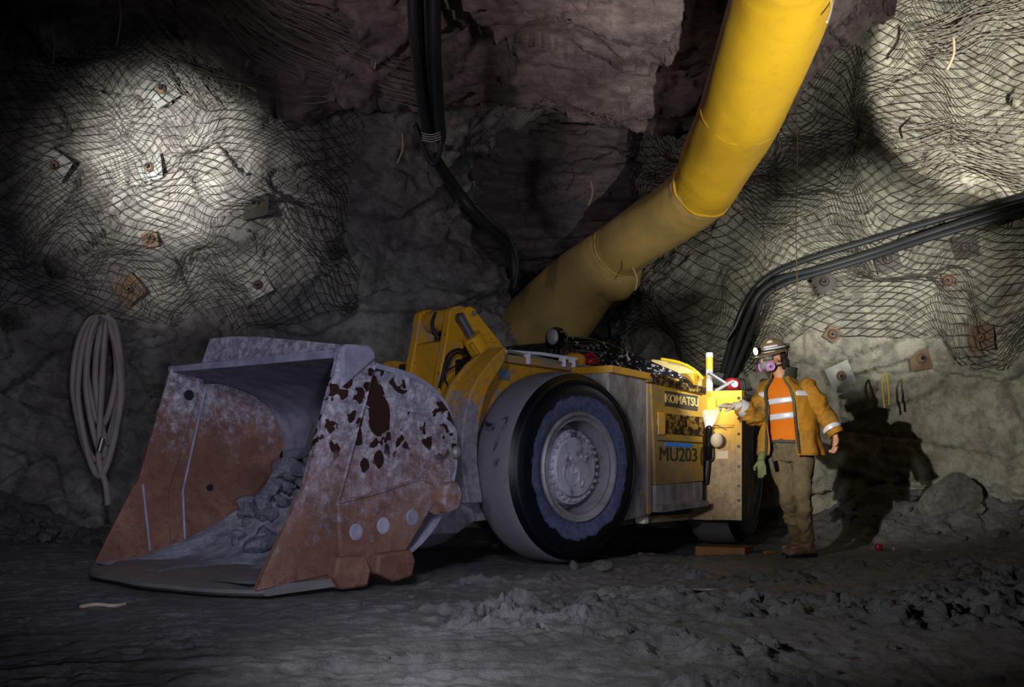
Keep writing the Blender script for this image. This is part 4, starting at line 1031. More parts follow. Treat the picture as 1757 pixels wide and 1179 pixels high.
# ---- rear module
PH = math.radians(25); RO = Vector((1.26, 11.67, 0))
fv = Vector((-math.sin(PH), -math.cos(PH), 0)); nv_ = Vector((math.cos(PH), -math.sin(PH), 0))
RW = Matrix((tuple(fv)+(0,), tuple(nv_)+(0,), (0, 0, 1, 0), (0, 0, 0, 1))).transposed(); RW = Matrix.Translation(RO) @ RW
RL = LM.inverted() @ RW
def RB(): return MB(RL)
RB().prismz([(.85, .50), (.85, 1.262), (.80, 1.262), (.80, .50)], .27, 1.43).build('rear_front_panel', 'panel_paint', LD, .006)
tag(bpy.data.objects['rear_front_panel'], 'brightly lit yellow panel in front of the rear tyre')
RB().box(.76, .853, 1.20, 1.262, .27, 1.43).build('rear_panel_post', 'panel_paint', LD, .004)
RB().box(.40, .80, 1.235, 1.262, .27, 1.38).build('rear_side_flange', 'mud_on_steel', LD, .004)
RB().box(-1.9, .80, -.7, .62, .42, 1.38).build('rear_frame', 'dark_steel', LD, .03)
RB().box(.1, .80, .62, 1.2, 1.30, 1.40).build('rear_shelf', 'yellow', LD, .01)
RB().box(-1.9, -.1, -.9, 1.0, 1.20, 1.46).build('rear_deck', 'yellow_dirty', LD, .03)
RB().box(.85, .862, 1.03, 1.24, 1.29, 1.36).build('panel_recess', 'yellow_bright', LD, .006)
RB().prism([(0, 0), (0, 0), (0, 0)], 0, 0)
RB().box(.85, .868, .95, 1.19, 1.10, 1.13).build('panel_ledge', 'yellow', LD, .004)
for z in (1.36, 1.18, 1.04, .93, .75, .58, .45): RB().cyl((.85, 1.235, z), (.862, 1.235, z), .014, 10).build('panel_bolt', 'dark_steel', LD)
RB().box(.85, .857, 1.03, 1.14, .82, .89).build('panel_sticker', 'cream', LD)
RB().box(.80, .862, .55, 1.0, .27, .31).build('panel_lip', 'yellow_dirty', LD)
# step bars under the door
MB().box(-1.66, -1.0, .85, .95, .27, .33).build('belly_rail', 'yellow_dirty', LD, .006)
MB().box(-1.02, -.95, .9, 1.0, .27, .34).build('tow_lug', 'white_plastic', LD, .01)
# rear wheel
cR = RL @ Vector((0, 1.10, .745))
rw = wheel('tyre', tuple(cR), 1, True, (RL.to_euler().z)); rw.rotation_euler = (0, 0, RL.to_euler().z); tag(rw, 'rear tyre standing on the timber block')
cR2 = RL @ Vector((0, -1.10, .745)); rw2 = wheel('tyre', tuple(cR2), -1, False, RL.to_euler().z)
# lit cabin parts glimpsed over the door
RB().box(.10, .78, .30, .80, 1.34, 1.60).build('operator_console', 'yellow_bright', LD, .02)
LI = LM.inverted()
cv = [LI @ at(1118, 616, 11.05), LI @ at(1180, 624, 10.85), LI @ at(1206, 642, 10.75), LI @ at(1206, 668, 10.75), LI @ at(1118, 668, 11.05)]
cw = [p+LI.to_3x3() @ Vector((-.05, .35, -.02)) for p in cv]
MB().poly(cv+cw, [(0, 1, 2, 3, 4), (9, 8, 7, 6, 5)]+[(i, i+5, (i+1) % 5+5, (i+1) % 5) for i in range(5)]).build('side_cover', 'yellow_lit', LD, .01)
MB().tube(smooth_path([LI @ at(1135, 616, 10.7), LI @ at(1165, 622, 10.6), LI @ at(1190, 634, 10.5), LI @ at(1206, 650, 10.45)], 6), .013, 8).build('yellow_hose', 'yellow_plastic', LD)
for a, b, z in ((-1.15, .98, 1.53), (-1.30, .99, 1.525), (-1.42, 1.0, 1.51)):
    MB().sphere((a, b, z), .055, (1.3, .7, .45), 2).build('grease_lump', 'greasy', LD)
# beacon tube, red muff and lever on top of the rear panel
wb = RW @ Vector((.72, .93, 1.38))
wtop = at(1211, 605, wb.y)
e = empty('marker_tube', wb, 0, 'white and yellow marker tube standing on the rear module beside the door', 'marker tube')
MB().cyl((0, 0, .0), (0, 0, wtop.z-wb.z-.06), .031, 20).build('tube_body', 'white_plastic', e)
MB().cyl((0, 0, wtop.z-wb.z-.16), (0, 0, wtop.z-wb.z-.04), .0325, 20).build('yellow_band', 'yellow_plastic', e)
MB().lathe([(.034, 0), (.034, .035), (.028, .045)], 'Z', 20, (0, 0, wtop.z-wb.z-.045)).build('cap', 'white_plastic', e)
rb = RW @ Vector((.72, 1.12, 1.43)); rb = Vector(rb)
e = empty('grinder', rb, 0, 'red-bodied grinder with steel handle lying on top of the lit yellow panel', 'grinder')
m = MB(); m.sphere((.02, 0, .06), .07, (1.15, 1, .9), 3); m.build('body', 'red', e)
MB().lathe([(.03, -.075), (.03, -.062), (.012, -.062)], 'Y', 18, (.03, 0, .06)).build('gear_cap', 'steel', e)
MB().tube([(-.20, -.02, .17), (-.02, -.05, .05)], .017, 10).build('handle', 'steel', e)
MB().tube([(-.14, -.05, .0), (.02, -.08, .09)], .016, 10).build('side_handle', 'plate_grey', e)
MB().tube(smooth_path([(.06, 0, .11), (.12, 0, .10), (.14, .0, .02), (.2, .0, .02)], 5), .014, 8).build('guard', 'black_rubber', e)
# hanging brush, dark hose bundle and round lamp on the panel's left edge
RB().box(.87, .97, .955, 1.02, .80, 1.12).build('control_box', 'lamp_black', LD, .03)
m = RB(); 
for k in range(11): m.tube([(.93, .955+.004*k, 1.08), (.94, .965+.010*(k-2), 1.16), (.94, .985+.015*(k-4), 1.25+.005*(k % 3))], .0045, 5)
o = m.build('wire_bundle', 'glove_white', LD)
RB().sphere((.945, 1.06, .985), .058, (.8, 1, 1.15), 3).build('round_lamp', 'cream', LD)
RB().lathe([(.062, 0), (.066, .01), (.062, .02)], 'X', 24, (.93, 1.06, .985)).build('lamp_ring', 'dark_steel', LD)
RB().tube(smooth_path([(.90, .98, 1.10), (.92, 1.05, 1.12), (.92, 1.13, 1.08)], 5), .006, 6).build('lamp_wire', 'wire', LD)
RB().tube(smooth_path([(.90, .96, .80), (.91, .95, .68), (.90, .94, .60)], 4), .03, 8).build('control_hose', 'black_rubber', LD)

# timber block under the rear tyre
p = RW @ Vector((.34, .88, 0))
tb = MB().box(-.16, .16, -.235, .235, -.048, .052).build('timber_block', 'wood', None, .006)
tb.rotation_euler = (0, 0, math.atan2(fv.y, fv.x)); tb.location = (1.99, 10.93, -.052); tag(tb, 'short brown timber block on the mud against the rear tyre', 'timber')

# ================================================================== WORKER
PD = 9.75; PS = FPX/PD
PB = Vector((2.36, 9.78, 0))
PE = empty('person', PB, 0, 'worker in ochre jacket, orange striped shirt, hard hat and respirator reaching to the yellow panel', 'person')
def WP(px, py, dy=0.0):
    d = PD+dy; return Vector(((px-CX0)/FPX*d, d, CZ-(py-HY)/FPX*d))-PB
Ft = Vector((-.52, -.854, 0)); Lt = Vector((.854, -.52, 0))      # torso facing / his left
def ellring(c, sx, fy, S_, F_, n=40, a0=0, a1=2*PI, closed=True):
    A = [a0+(a1-a0)*k/(n if closed else n-1) for k in range(n)]
    return [c+S_*(sx*math.sin(a))+F_*(fy*math.cos(a)) for a in A]
def loft(m, rings, closed=True, cap=True):
    R = [[m.bm.verts.new(p) for p in r] for r in rings]; n = len(R[0])
    for a, b in zip(R, R[1:]):
        for k in range(n if closed else n-1): m.bm.faces.new((a[k], a[(k+1) % n], b[(k+1) % n], b[k]))
    if cap and closed: m.bm.faces.new(R[0][::-1]); m.bm.faces.new(R[-1])
    return R
def limb(m, pts, rad, n=20, sub_=6, flat=1.0, flat_axis=None):
    P = smooth_path(pts, sub_); R = [v.x for v in smooth_path([Vector((r, 0, 0)) for r in rad], sub_)]
    nx = None; rings = []
    for i, p in enumerate(P):
        t = (P[min(i+1, len(P)-1)]-P[max(i-1, 0)]).normalized()
        if nx is None:
            a = flat_axis or (Vector((0, 1, 0)) if abs(t.y) < .8 else Vector((1, 0, 0))); nx = (a-t*a.dot(t)).normalized()
        else: nx = (nx-t*nx.dot(t)).normalized()
        ny = t.cross(nx); rings.append([p+nx*(math.cos(2*PI*k/n)*R[i]*flat)+ny*(math.sin(2*PI*k/n)*R[i]) for k in range(n)])
    loft(m, rings); return m
def remeshed(m, name, mat, parent, vox, smooth=4, disp=None, loc=None):
    o = m.build('tmp_', None); md = o.modifiers.new('r', 'REMESH'); md.mode = 'VOXEL'; md.voxel_size = vox
    sm = o.modifiers.new('s', 'SMOOTH'); sm.iterations = smooth; sm.factor = .5
    dg = bpy.context.evaluated_depsgraph_get(); me = bpy.data.meshes.new_from_object(o.evaluated_get(dg)); me.name = name
    om = o.data; bpy.data.objects.remove(o); bpy.data.meshes.remove(om)
    if disp:
        C = np.zeros(len(me.vertices)*3, np.float32); me.vertices.foreach_get('co', C); C = C.reshape(-1, 3).astype(float)
        Nn = np.zeros(len(me.vertices)*3, np.float32); me.vertices.foreach_get('normal', Nn); Nn = Nn.reshape(-1, 3)
        C += Nn*disp(C)[:, None]; me.vertices.foreach_set('co', C.astype(np.float32).ravel()); me.update()
    me.shade_smooth(); return link(name, me, mat, parent)
def folds(amp, sc=(5, 5, 9), seed=0, dirv=None):
    def f(C):
        Q = C*np.array(sc)+.5*np.stack([vn(C*4, seed), vn(C*4, seed+1), vn(C*4, seed+2)], 1)
        return amp*(1.6*(.35-np.abs(vn(Q, seed+3)))+.8*(.35-np.abs(vn(Q*2.1, seed+4))))
    return f
# joints
pel = WP(1357, 775); chest = WP(1350, 690, .0); neckb = WP(1341, 652, .0); 
LS = chest+Vector((0, 0, .11))+Lt*.175; RS = chest+Vector((0, 0, .11))-Lt*.175
L_el = WP(1416, 716, -.10); L_wr = WP(1434, 748, -.16); L_hd = WP(1436, 768, -.19)
L_kn = WP(1377, 850, -.10); L_an = WP(1384, 932, .03)
R_kn = WP(1351, 848, .02); R_an = WP(1368, 930, .30)
LH = pel+Lt*.095+Vector((0, 0, -.02)); RH = pel-Lt*.095+Vector((0, 0, -.02))
R_el = WP(1293, 712, .02); R_wr = WP(1262, 697, -.02); R_hd = WP(1240, 688, -.03)
# head frame
Hc = WP(1325, 613, -.02)
Fh = Vector((-.90, -.40, -.17)).normalized(); Uh = Vector((-.12, -.03, 1)); Uh = (Uh-Fh*Uh.dot(Fh)).normalized(); Lh = Uh.cross(Fh)
def hp(f, s, u): return Hc+Fh*f+Lh*s+Uh*u

# ---- body (skin) : one continuous surface
m = MB()
def ball(m, c, r, sc=(1, 1, 1), F=Fh, S_=Lh, U=Uh, sub_=3):
    g = bmesh.ops.create_icosphere(m.bm, subdivisions=sub_, radius=r)
    for v in g['verts']: v.co = c+F*(v.co.x*sc[0])+S_*(v.co.y*sc[1])+U*(v.co.z*sc[2])
ball(m, hp(-.015, 0, .03), .093, (1.05, .82, .98))            # skull
ball(m, hp(.03, 0, -.035), .068, (1.0, .80, 1.15))           # face
ball(m, hp(.055, 0, -.085), .034, (1.0, 1.1, .8))            # chin
ball(m, hp(.085, 0, .022), .022, (.8, 2.0, .6)); ball(m, hp(.075, .03, -.015), .022, (.7, 1, .8)); ball(m, hp(.075, -.03, -.015), .022, (.7, 1, .8))
limb(m, [hp(.092, 0, .012), hp(.108, 0, -.018), hp(.102, 0, -.034)], [.008, .014, .012], 10)   # nose
limb(m, [hp(.088, .02, -.055), hp(.097, 0, -.055), hp(.088, -.02, -.055)], [.006, .009, .006], 10)   # lips
for s in (1, -1):
    ball(m, hp(-.01, s*.078, -.008), .032, (.55, .28, 1.0)); ball(m, hp(-.012, s*.08, -.032), .014, (.7, .4, .9))
limb(m, [hp(-.03, 0, -.05), hp(-.035, 0, -.10), neckb+Vector((0, 0, .03)), neckb-Vector((0, 0, .06))], [.056, .056, .062, .08])
T = [(pel+Vector((0, 0, -.06)), .155, .10), (pel+Vector((0, 0, .08)), .145, .10), (pel.lerp(chest, .5), .145, .105), (chest, .165, .115), (chest+Vector((0, 0, .09)), .165, .10), (chest+Vector((0, 0, .15)), .10, .075), (neckb, .06, .06)]
loft(m, [ellring(c, a, b, Lt, Ft, 28) for c, a, b in T])
def arm(a, b, c, r): limb(m, [a, a.lerp(b, .5), b, b.lerp(c, .4), c], r)
arm(LS, L_el, L_wr, [.052, .046, .038, .040, .027]); arm(RS, R_el, R_wr, [.052, .046, .038, .040, .027])
for H, K, A_ in ((LH, L_kn, L_an), (RH, R_kn, R_an)):
    limb(m, [H, H.lerp(K, .5), K, K.lerp(A_, .35), A_], [.065, .055, .042, .038, .032])
    limb(m, [A_, A_+Vector((-.03, -.01, -.05)), A_+Vector((-.13, -.06, -.065))], [.038, .042, .034])
def hand(m, wr, dirv, palm_n, side, curl, r=.0085, scale=1.0, thumb=1):
    """dirv: wrist->knuckles, side: toward the index finger"""
    d = dirv.normalized(); n_ = (palm_n-d*palm_n.dot(d)).normalized(); s_ = (side-d*side.dot(d)-n_*side.dot(n_)).normalized()
    k = scale
    rr = []
    for t, w_, th in ((-.01, .024, .019), (.02, .032, .017), (.05, .040, .016), (.080, .041, .013)):
        c = wr+d*(t*k); rr.append([c+s_*(math.cos(2*PI*q/16)*w_*k)+n_*(math.sin(2*PI*q/16)*th*k) for q in range(16)])
    loft(m, rr)
    L = [(.030, .078, 1.05), (.010, .085, 1.0), (-.010, .080, .95), (-.029, .064, .82)]
    for i, (off, ln_, rs) in enumerate(L):
        p = wr+d*(.075*k)+s_*(off*k); cu = curl[i]; pts = [p]; ang = 0
        for seg, fr_ in enumerate((.45, .30, .25)):
            ang += cu*(.6 if seg == 0 else 1.0)
            p = p+(d*math.cos(ang)+n_*math.sin(ang)+s_*(off*.8))*(ln_*fr_*k); pts.append(p)
        limb(m, pts, [r*rs*k*1.08, r*rs*k*1.02, r*rs*k*.95, r*rs*k*.75], 10, 4)
    p = wr+d*(.018*k)+s_*(.026*k)
    limb(m, [p, p+(s_*.6+d*.7+n_*.25).normalized()*.034*k, p+(s_*.55+d*.8+n_*.4).normalized()*.062*k, p+(s_*.35+d*.9+n_*.5).normalized()*.084*k], [.0135*k, .012*k, .0105*k, .008*k], 10, 4)
hd_l = (L_hd-L_wr).normalized()
hand(m, L_wr+hd_l*.01, Vector((-.10, -.12, -1)), Vector((-.75, -.2, .0)), Vector((-.5, -.85, 0)), (.35, .5, .55, .6))
d_r = Vector((-1, -.12, .10))
hand(m, R_wr+d_r*.01, d_r, Vector((.05, .35, -1)), Vector((-.1, -.9, .1)), (.12, .75, .85, .9), .0075)
body = remeshed(m, 'body', 'skin', PE, .0055, 3)

# ---- hair, eyes, glasses
m = MB()
ball(m, hp(-.058, 0, .0), .082, (.85, .95, 1.0)); ball(m, hp(-.085, .01, -.06), .055, (.8, 1.25, 1.15)); ball(m, hp(-.07, .045, -.09), .036); ball(m, hp(-.10, .03, -.11), .035, (1, 1, 1.2))
ball(m, hp(-.075, .055, -.02), .032, (.7, .6, 1.4))
remeshed(m, 'hair', 'hair', PE, .007, 2, folds(.010, (22, 22, 14), 30))
for s in (1, -1):
    MB().sphere(tuple(hp(.080, s*.031, .0)), .012, (1, 1, 1), 2).build('eye', 'white_plastic', PE)
    MB().sphere(tuple(hp(.0895, s*.031, -.001)), .005, (1, 1, 1), 2).build('iris', 'hair', PE)
m = MB(); vs = []
G = [(-.078, .045, .0), (-.070, .072, .0), (-.045, .092, .0), (-.012, .102, .0), (.012, .102, 0), (.045, .092, 0), (.070, .072, 0), (.078, .045, 0)]
for u in (.020, -.022):
    for s, f, _ in G: vs.append(hp(f+.006+(.004 if u < 0 else 0), s, u))
k = len(G); m.poly(vs, [(i, i+1, i+1+k, i+k) for i in range(k-1)])
o = m.build('safety_glasses', 'glass', PE); sd = o.modifiers.new('s', 'SOLIDIFY'); sd.thickness = .0025
MB().tube([hp(.05, .080, .012), hp(-.01, .086, .012), hp(-.03, .084, .0)], .003, 6).build('glasses_temple', 'strap', PE)

# ---- respirator
m = MB(); ball(m, hp(.085, 0, -.052), .042, (.9, 1.0, 1.05)); ball(m, hp(.095, 0, -.025), .024, (.9, 1.0, 1.3)); ball(m, hp(.10, 0, -.072), .024)
for s in (1, -1): limb(m, [hp(.09, s*.015, -.06), hp(.082, s*.05, -.066)], [.026, .024], 14)
rsp = remeshed(m, 'respirator', 'mask_grey', PE, .005, 3); tag(rsp, 'grey half-mask respirator')
for s in (1, -1):
    c = hp(.078, s*.060, -.070); ax = (Lh*s*.8+Fh*.45-Uh*.12).normalized()
    q = ax.to_track_quat('Y', 'Z').to_matrix().to_4x4(); q.translation = c
    f_ = MB(q).lathe([(.036, -.008), (.040, -.004), (.040, .010), (.036, .014), (.030, .012), (.024, .015), (.010, .015)], 'Y', 28).build('filter_cartridge', 'filter_pink', rsp)
    tag(f_, 'pink-purple filter cartridge')
    MB(q).lathe([(.011, .014), (.011, .019), (.003, .019)], 'Y', 14).build('filter_cap', 'strap', rsp)
def band(pts, wdt, name, mat='strap', parent=PE, th=.0025):
    P = smooth_path(pts, 5); m = MB(); vs = []
    for i, p in enumerate(P):
        t = (P[min(i+1, len(P)-1)]-P[max(i-1, 0)]).normalized(); o_ = (p-Hc); o_ = (o_-t*o_.dot(t)).normalized(); w_ = t.cross(o_)
        vs += [p+w_*wdt+o_*th, p-w_*wdt+o_*th, p-w_*wdt-o_*th, p+w_*wdt-o_*th]
    fs = [(0, 1, 2, 3), tuple(4*(len(P)-1)+i for i in (3, 2, 1, 0))]
    for i in range(len(P)-1):
        for k in range(4): a, b = 4*i+k, 4*i+(k+1) % 4; fs.append((a, b, b+4, a+4))
    return m.poly(vs, fs).build(name, mat, parent)
band([hp(.088, .028, -.035), hp(.045, .070, .012), hp(.01, .087, .05)], .006, 'mask_strap', parent=rsp)
band([hp(.075, .052, -.070), hp(.02, .082, -.072), hp(-.03, .080, -.070), hp(-.09, .05, -.065)], .0055, 'mask_strap', parent=rsp)

# ---- hard hat
Uc = (Uh+Fh*.0).normalized()
def dome(m, f0, u0, rx, ry, rz, n=48, rows=14, thick=0):
    R = []
    for i in range(rows+1):
        a = PI/2*i/rows*.985; R.append([hp(f0, 0, u0)+Fh*(rx*math.cos(a)*math.cos(2*PI*k/n))+Lh*(ry*math.cos(a)*math.sin(2*PI*k/n))+Uh*(rz*math.sin(a)) for k in range(n)])
    return loft(m, R)
m = MB(); dome(m, -.012, .045, .128, .108, .108)
n = 48; br = []
for ext, du in ((0, 0), (1, -.012), (1, -.017), (0, -.006)):
    r_ = []
    for k in range(n):
        a = 2*PI*k/n; c = math.cos(a); w_ = .022+.035*max(0, c)**1.5
        r_.append(hp(-.012, 0, .048)+Fh*((.127+w_*ext)*c)+Lh*((.107+w_*ext*.9)*math.sin(a))+Uh*(du-.016*max(0, c)*ext))
    br.append(r_)
R = [[m.bm.verts.new(p) for p in r] for r in br]
for a, b in zip(R, R[1:]+R[:1]):
    for k in range(n): m.bm.faces.new((a[k], a[(k+1) % n], b[(k+1) % n], b[k]))
hat = m.build('hard_hat', 'helmet', PE, 0, None, 40); tag(hat, 'dirty brown hard hat with pale reflective tape')
MB().tube([hp(-.012+.10*math.cos(a)*.0, 0, 0)+Fh*(.128*math.cos(a))+Uh*(.045+.108*math.sin(a)) for a in np.linspace(.5, 2.6, 16)], .006, 8).build('hat_ridge', 'helmet', hat)
def hat_patch(a0, a1, e0, e1, mat, name='reflective_tape'):
    m = MB(); N1 = 10; vs = []
    for i in range(N1+1):
        for j in range(4):
            a = a0+(a1-a0)*i/N1; e_ = e0+(e1-e0)*j/3; r = 1.012
            vs.append(hp(-.012, 0, .045)+Fh*(.128*r*math.cos(e_)*math.cos(a))+Lh*(.108*r*math.cos(e_)*math.sin(a))+Uh*(.108*r*math.sin(e_)))
    m.poly(vs, [(i*4+j, (i+1)*4+j, (i+1)*4+j+1, i*4+j+1) for i in range(N1) for j in range(3)]); o = m.build(name, mat, hat)
    s_ = o.modifiers.new('s', 'SOLIDIFY'); s_.thickness = .002; return o
hat_patch(.35, 2.6, .10, .32, 'tape'); hat_patch(.35, 1.5, .38, .52, 'tape'); hat_patch(.55, 1.15, .80, 1.25, 'tape_yellow'); hat_patch(.35, 1.2, -.08, .06, 'tape_yellow')
m = MB(); m.tube(smooth_path([hp(.118, .03, .062), hp(.06, .108, .060), hp(-.03, .118, .062), hp(-.12, .08, .066)], 6), .006, 8); m.build('lamp_cord', 'cable_black', hat)
MB().tube(smooth_path([hp(-.13, .06, .07), hp(-.155, .03, .075), hp(-.16, .0, .02), hp(-.13, .0, -.08), hp(-.12, .0, -.16)], 6), .006, 8).build('lamp_cord', 'cable_black', hat)
MB().box(-.02, .02, -.02, .02, -.02, .02).build('cord_clip', 'strap', hat).location = hp(-.145, .03, .075)
hl = hp(.142, 0, .070); q = Fh.to_track_quat('Y', 'Z').to_matrix().to_4x4(); q.translation = hl
cl = MB(q).lathe([(.020, -.025), (.030, -.02), (.034, .008), (.034, .016), (.030, .016), (.029, .010)], 'Y', 28).build('cap_lamp', 'lamp_black', hat)
MB(q).lathe([(.029, .009), (.029, .014), (.004, .015)], 'Y', 24).build('lamp_lens', 'lamp_glow', hat)
hw = hl+PB+Fh*.05
spot('cap_lamp_light', tuple(hw), tuple(RW @ Vector((.86, .80, 1.42))), 85, 66, .8, .02, (.95, .97, 1))

# ---- trousers
m = MB()
hipr = [(pel+Vector((0, 0, .105)), .168, .130), (pel+Vector((0, 0, .02)), .172, .130), (pel+Vector((0, 0, -.08)), .165, .120)]
loft(m, [ellring(c, a, b, Lt, Ft, 28) for c, a, b in hipr])
for H, K, A_, ex in ((LH, L_kn, L_an, 0), (RH, R_kn, R_an, 0)):
    limb(m, [H+Vector((0, 0, .03)), H.lerp(K, .5), K, K.lerp(A_, .5), A_+Vector((0, 0, .02))], [.100, .088, .072, .066, .060])
trs = remeshed(m, 'trousers', 'trousers', PE, .009, 3, folds(.016, (6, 6, 9), 60)); tag(trs, 'dusty khaki work trousers')
MB().tube([pel+Vector((0, 0, .085))+Ft*(.140*math.cos(a))+Lt*(.178*math.sin(a)) for a in np.linspace(0, 2*PI, 40)], .014, 8, False).build('belt', 'strap', PE)

# ---- boots
for A_, nm in ((L_an, 'l'), (R_an, 'r')):
    gz = -PB.z+.0; dz = Vector((0, 0, 0)); Fb = Vector((-.86, -.42, 0)).normalized() if nm == 'l' else Vector((-.7, -.7, 0)).normalized(); Sb = Vector((-Fb.y, Fb.x, 0))
    z0 = ground(A_.x+PB.x, A_.y+PB.y)+.018
    def bp(f, s, z): return Vector((A_.x, A_.y, 0))+Fb*f+Sb*s+Vector((0, 0, z+z0))
    m = MB(); rr = []
    limb(m, [Vector((A_.x, A_.y, z0+.17)), Vector((A_.x, A_.y, z0+.09)), bp(.01, 0, .055)], [.062, .056, .052])
    for f, w_, h_ in ((-.085, .030, .07), (-.07, .040, .085), (0, .045, .10), (.06, .047, .085), (.12, .053, .068), (.17, .048, .055), (.195, .028, .04)):
        rr.append([bp(f, w_*math.cos(a), max(.0, h_*.5+h_*.5*math.sin(a))) for a in np.linspace(0, 2*PI, 20, endpoint=False)])
    loft(m, rr); bt = remeshed(m, 'boot', 'boot', PE, .007, 3, folds(.004, (20, 20, 20), 70))
    sole = [(-.092, -.030), (-.092, .030), (-.05, .046), (.02, .044), (.09, .052), (.15, .052), (.20, .028), (.205, 0), (.20, -.028), (.15, -.052), (.09, -.052), (.02, -.044), (-.05, -.046)]
    vs = [bp(f, s, -.018) for f, s in sole]+[bp(f, s, .010) for f, s in sole]; k = len(sole)
    MB().poly(vs, [tuple(range(k)), tuple(range(2*k-1, k-1, -1))]+[(i, i+k, (i+1) % k+k, (i+1) % k) for i in range(k)]).build('boot_sole', 'black_rubber', bt, .003)

# ---- shirt (orange) with silver bands
def torso_c(z):      # centre line of the torso as function of height (relative z)
    zs = [pel.z-.1, pel.z, chest.z, neckb.z]; t = np.interp(z, zs, [0, 1, 2, 3]); P = [pel, pel, chest, neckb]
    i = min(int(t), 2); f = t-i; c = P[i].lerp(P[i+1], f); return Vector((c.x, c.y, z))
def tor_r(z):
    zs = [.80, .95, 1.10, 1.25, 1.36, 1.43, 1.48, 1.53]; return (float(np.interp(z, zs, [.172, .168, .160, .172, .178, .150, .095, .07])), float(np.interp(z, zs, [.125, .132, .132, .138, .128, .105, .080, .068])))
def torso_ring(z, off, n, a0, a1, closed):
    sx, fy = tor_r(z); return ellring(torso_c(z), sx+off, fy+off, Lt, Ft, n, a0, a1, closed)
m = MB(); loft(m, [torso_ring(z, .004, 48, 0, 2*PI, True) for z in np.linspace(.965, 1.50, 30)], True, False)
sh = m.build('shirt', 'shirt', PE)
C = np.array([tuple(v.co) for v in sh.data.vertices]); N_ = np.array([tuple(v.normal) for v in sh.data.vertices]); C += N_*folds(.008, (6, 6, 4), 80)(C)[:, None]; sh.data.vertices.foreach_set('co', C.astype(np.float32).ravel()); tag(sh, 'bright orange shirt')
shv = folds(.008, (6, 6, 4), 80)
for z0_, dz in ((1.285, .047), (1.155, .050)):
    m = MB(); R = []
    for z in np.linspace(z0_, z0_+dz, 4):
        r_ = torso_ring(z, .010, 24, -1.15, 1.15, False)
        r_ = [p+Vector((0, 0, .10*(p-torso_c(z)).dot(Lt)+.0)) for p in r_]; R.append(r_)
    loft(m, R, False, False); o = m.build('silver_band', 'tape', sh); s_ = o.modifiers.new('s', 'SOLIDIFY'); s_.thickness = .003; s_.offset = 1

# ---- jacket
m = MB(); A0, A1 = .50, 2*PI-.62
def jr(z):
    zs = [.84, .95, 1.10, 1.25, 1.36, 1.42, 1.46, 1.50, 1.545]
    return (float(np.interp(z, zs, [.275, .262, .238, .228, .222, .192, .140, .098, .092])), float(np.interp(z, zs, [.215, .205, .182, .172, .158, .136, .112, .092, .088])))
R = []
for z in np.linspace(.855, 1.545, 46):
    sx, fy = jr(z); k = min(1, max(0, (z-.9)/.5)); a0 = .42+.10*k; a1 = 2*PI-.50-.10*k
    r_ = ellring(torso_c(z), sx, fy, Lt, Ft, 90, a0, a1, False)
    R.append(r_)
loft(m, R, False, False)
jk = m.build('jacket', 'jacket', PE)
me = jk.data; C = np.array([tuple(v.co) for v in me.vertices]); cc = np.array([tuple(torso_c(z)) for z in C[:, 2]]); N_ = C-cc; N_[:, 2] = 0; N_ /= np.linalg.norm(N_, axis=1)[:, None]
an = np.arctan2(N_[:, 1], N_[:, 0])
C += N_*(folds(.024, (5, 5, 3.5), 90)(C)+.012*np.sin(an*9+2*np.sin(C[:, 2]*5))*np.clip((1.25-C[:, 2])/.4, 0, 1))[:, None]
me.vertices.foreach_set('co', C.astype(np.float32).ravel()); me.update()
s_ = jk.modifiers.new('s', 'SOLIDIFY'); s_.thickness = .010; s_.offset = 0; s_.material_offset = 0
tag(jk, 'open ochre work jacket, grimy')
def sleeve(a, b, c, r, seed):
    m = MB(); limb(m, [a, a.lerp(b, .5), b, b.lerp(c, .5), c], r, 28)
    ball(m, a, r[0]*1.02, (1, 1, 1), Vector((1, 0, 0)), Vector((0, 1, 0)), Vector((0, 0, 1)))
    return remeshed(m, 'sleeve', 'jacket', jk, .009, 3, folds(.022, (7, 7, 10), seed))
sleeve(LS+Vector((0, 0, -.01))-Lt*.015, L_el+Vector((.01, 0, 0)), L_wr+Vector((0, 0, .015)), [.092, .090, .078, .074, .062], 100)
sleeve(RS+Vector((0, 0, -.01))+Lt*.015, R_el+Vector((.02, 0, -.015)), R_wr+Vector((.03, 0, 0)), [.085, .085, .082, .072, .058], 110)
def cuffband(c, d, r, w_, mat, name='reflective_cuff', parent=jk):
    d = d.normalized(); q = d.to_track_quat('Y', 'Z').to_matrix().to_4x4(); q.translation = c
    return MB(q).lathe([(r-.01, -w_), (r, -w_), (r+.003, 0), (r, w_), (r-.01, w_)], 'Y', 28).build(name, mat, parent)
cuffband(L_wr.lerp(L_el, .42)+Vector((.003, 0, .0)), L_wr-L_el, .078, .020, 'tape'); cuffband(R_wr.lerp(R_el, .22)+Vector((.02, 0, 0)), R_wr-R_el, .068, .026, 'tape')
cuffband(L_wr+Vector((0, 0, .02)), L_wr-L_el, .066, .012, 'jacket', 'cuff')
# chest tape patches on jacket
for a0_, a1_, z0_, z1_ in ((.62, 1.25, 1.345, 1.39), (2*PI-1.0, 2*PI-.62, 1.335, 1.385)):
    m = MB(); R = []
    for z in np.linspace(z0_, z1_, 4):
        sx, fy = jr(z); R.append(ellring(torso_c(z), sx+.016, fy+.016, Lt, Ft, 12, a0_, a1_, False))
    loft(m, R, False, False); o = m.build('reflective_patch', 'tape', jk); s_ = o.modifiers.new('s', 'SOLIDIFY'); s_.thickness = .004
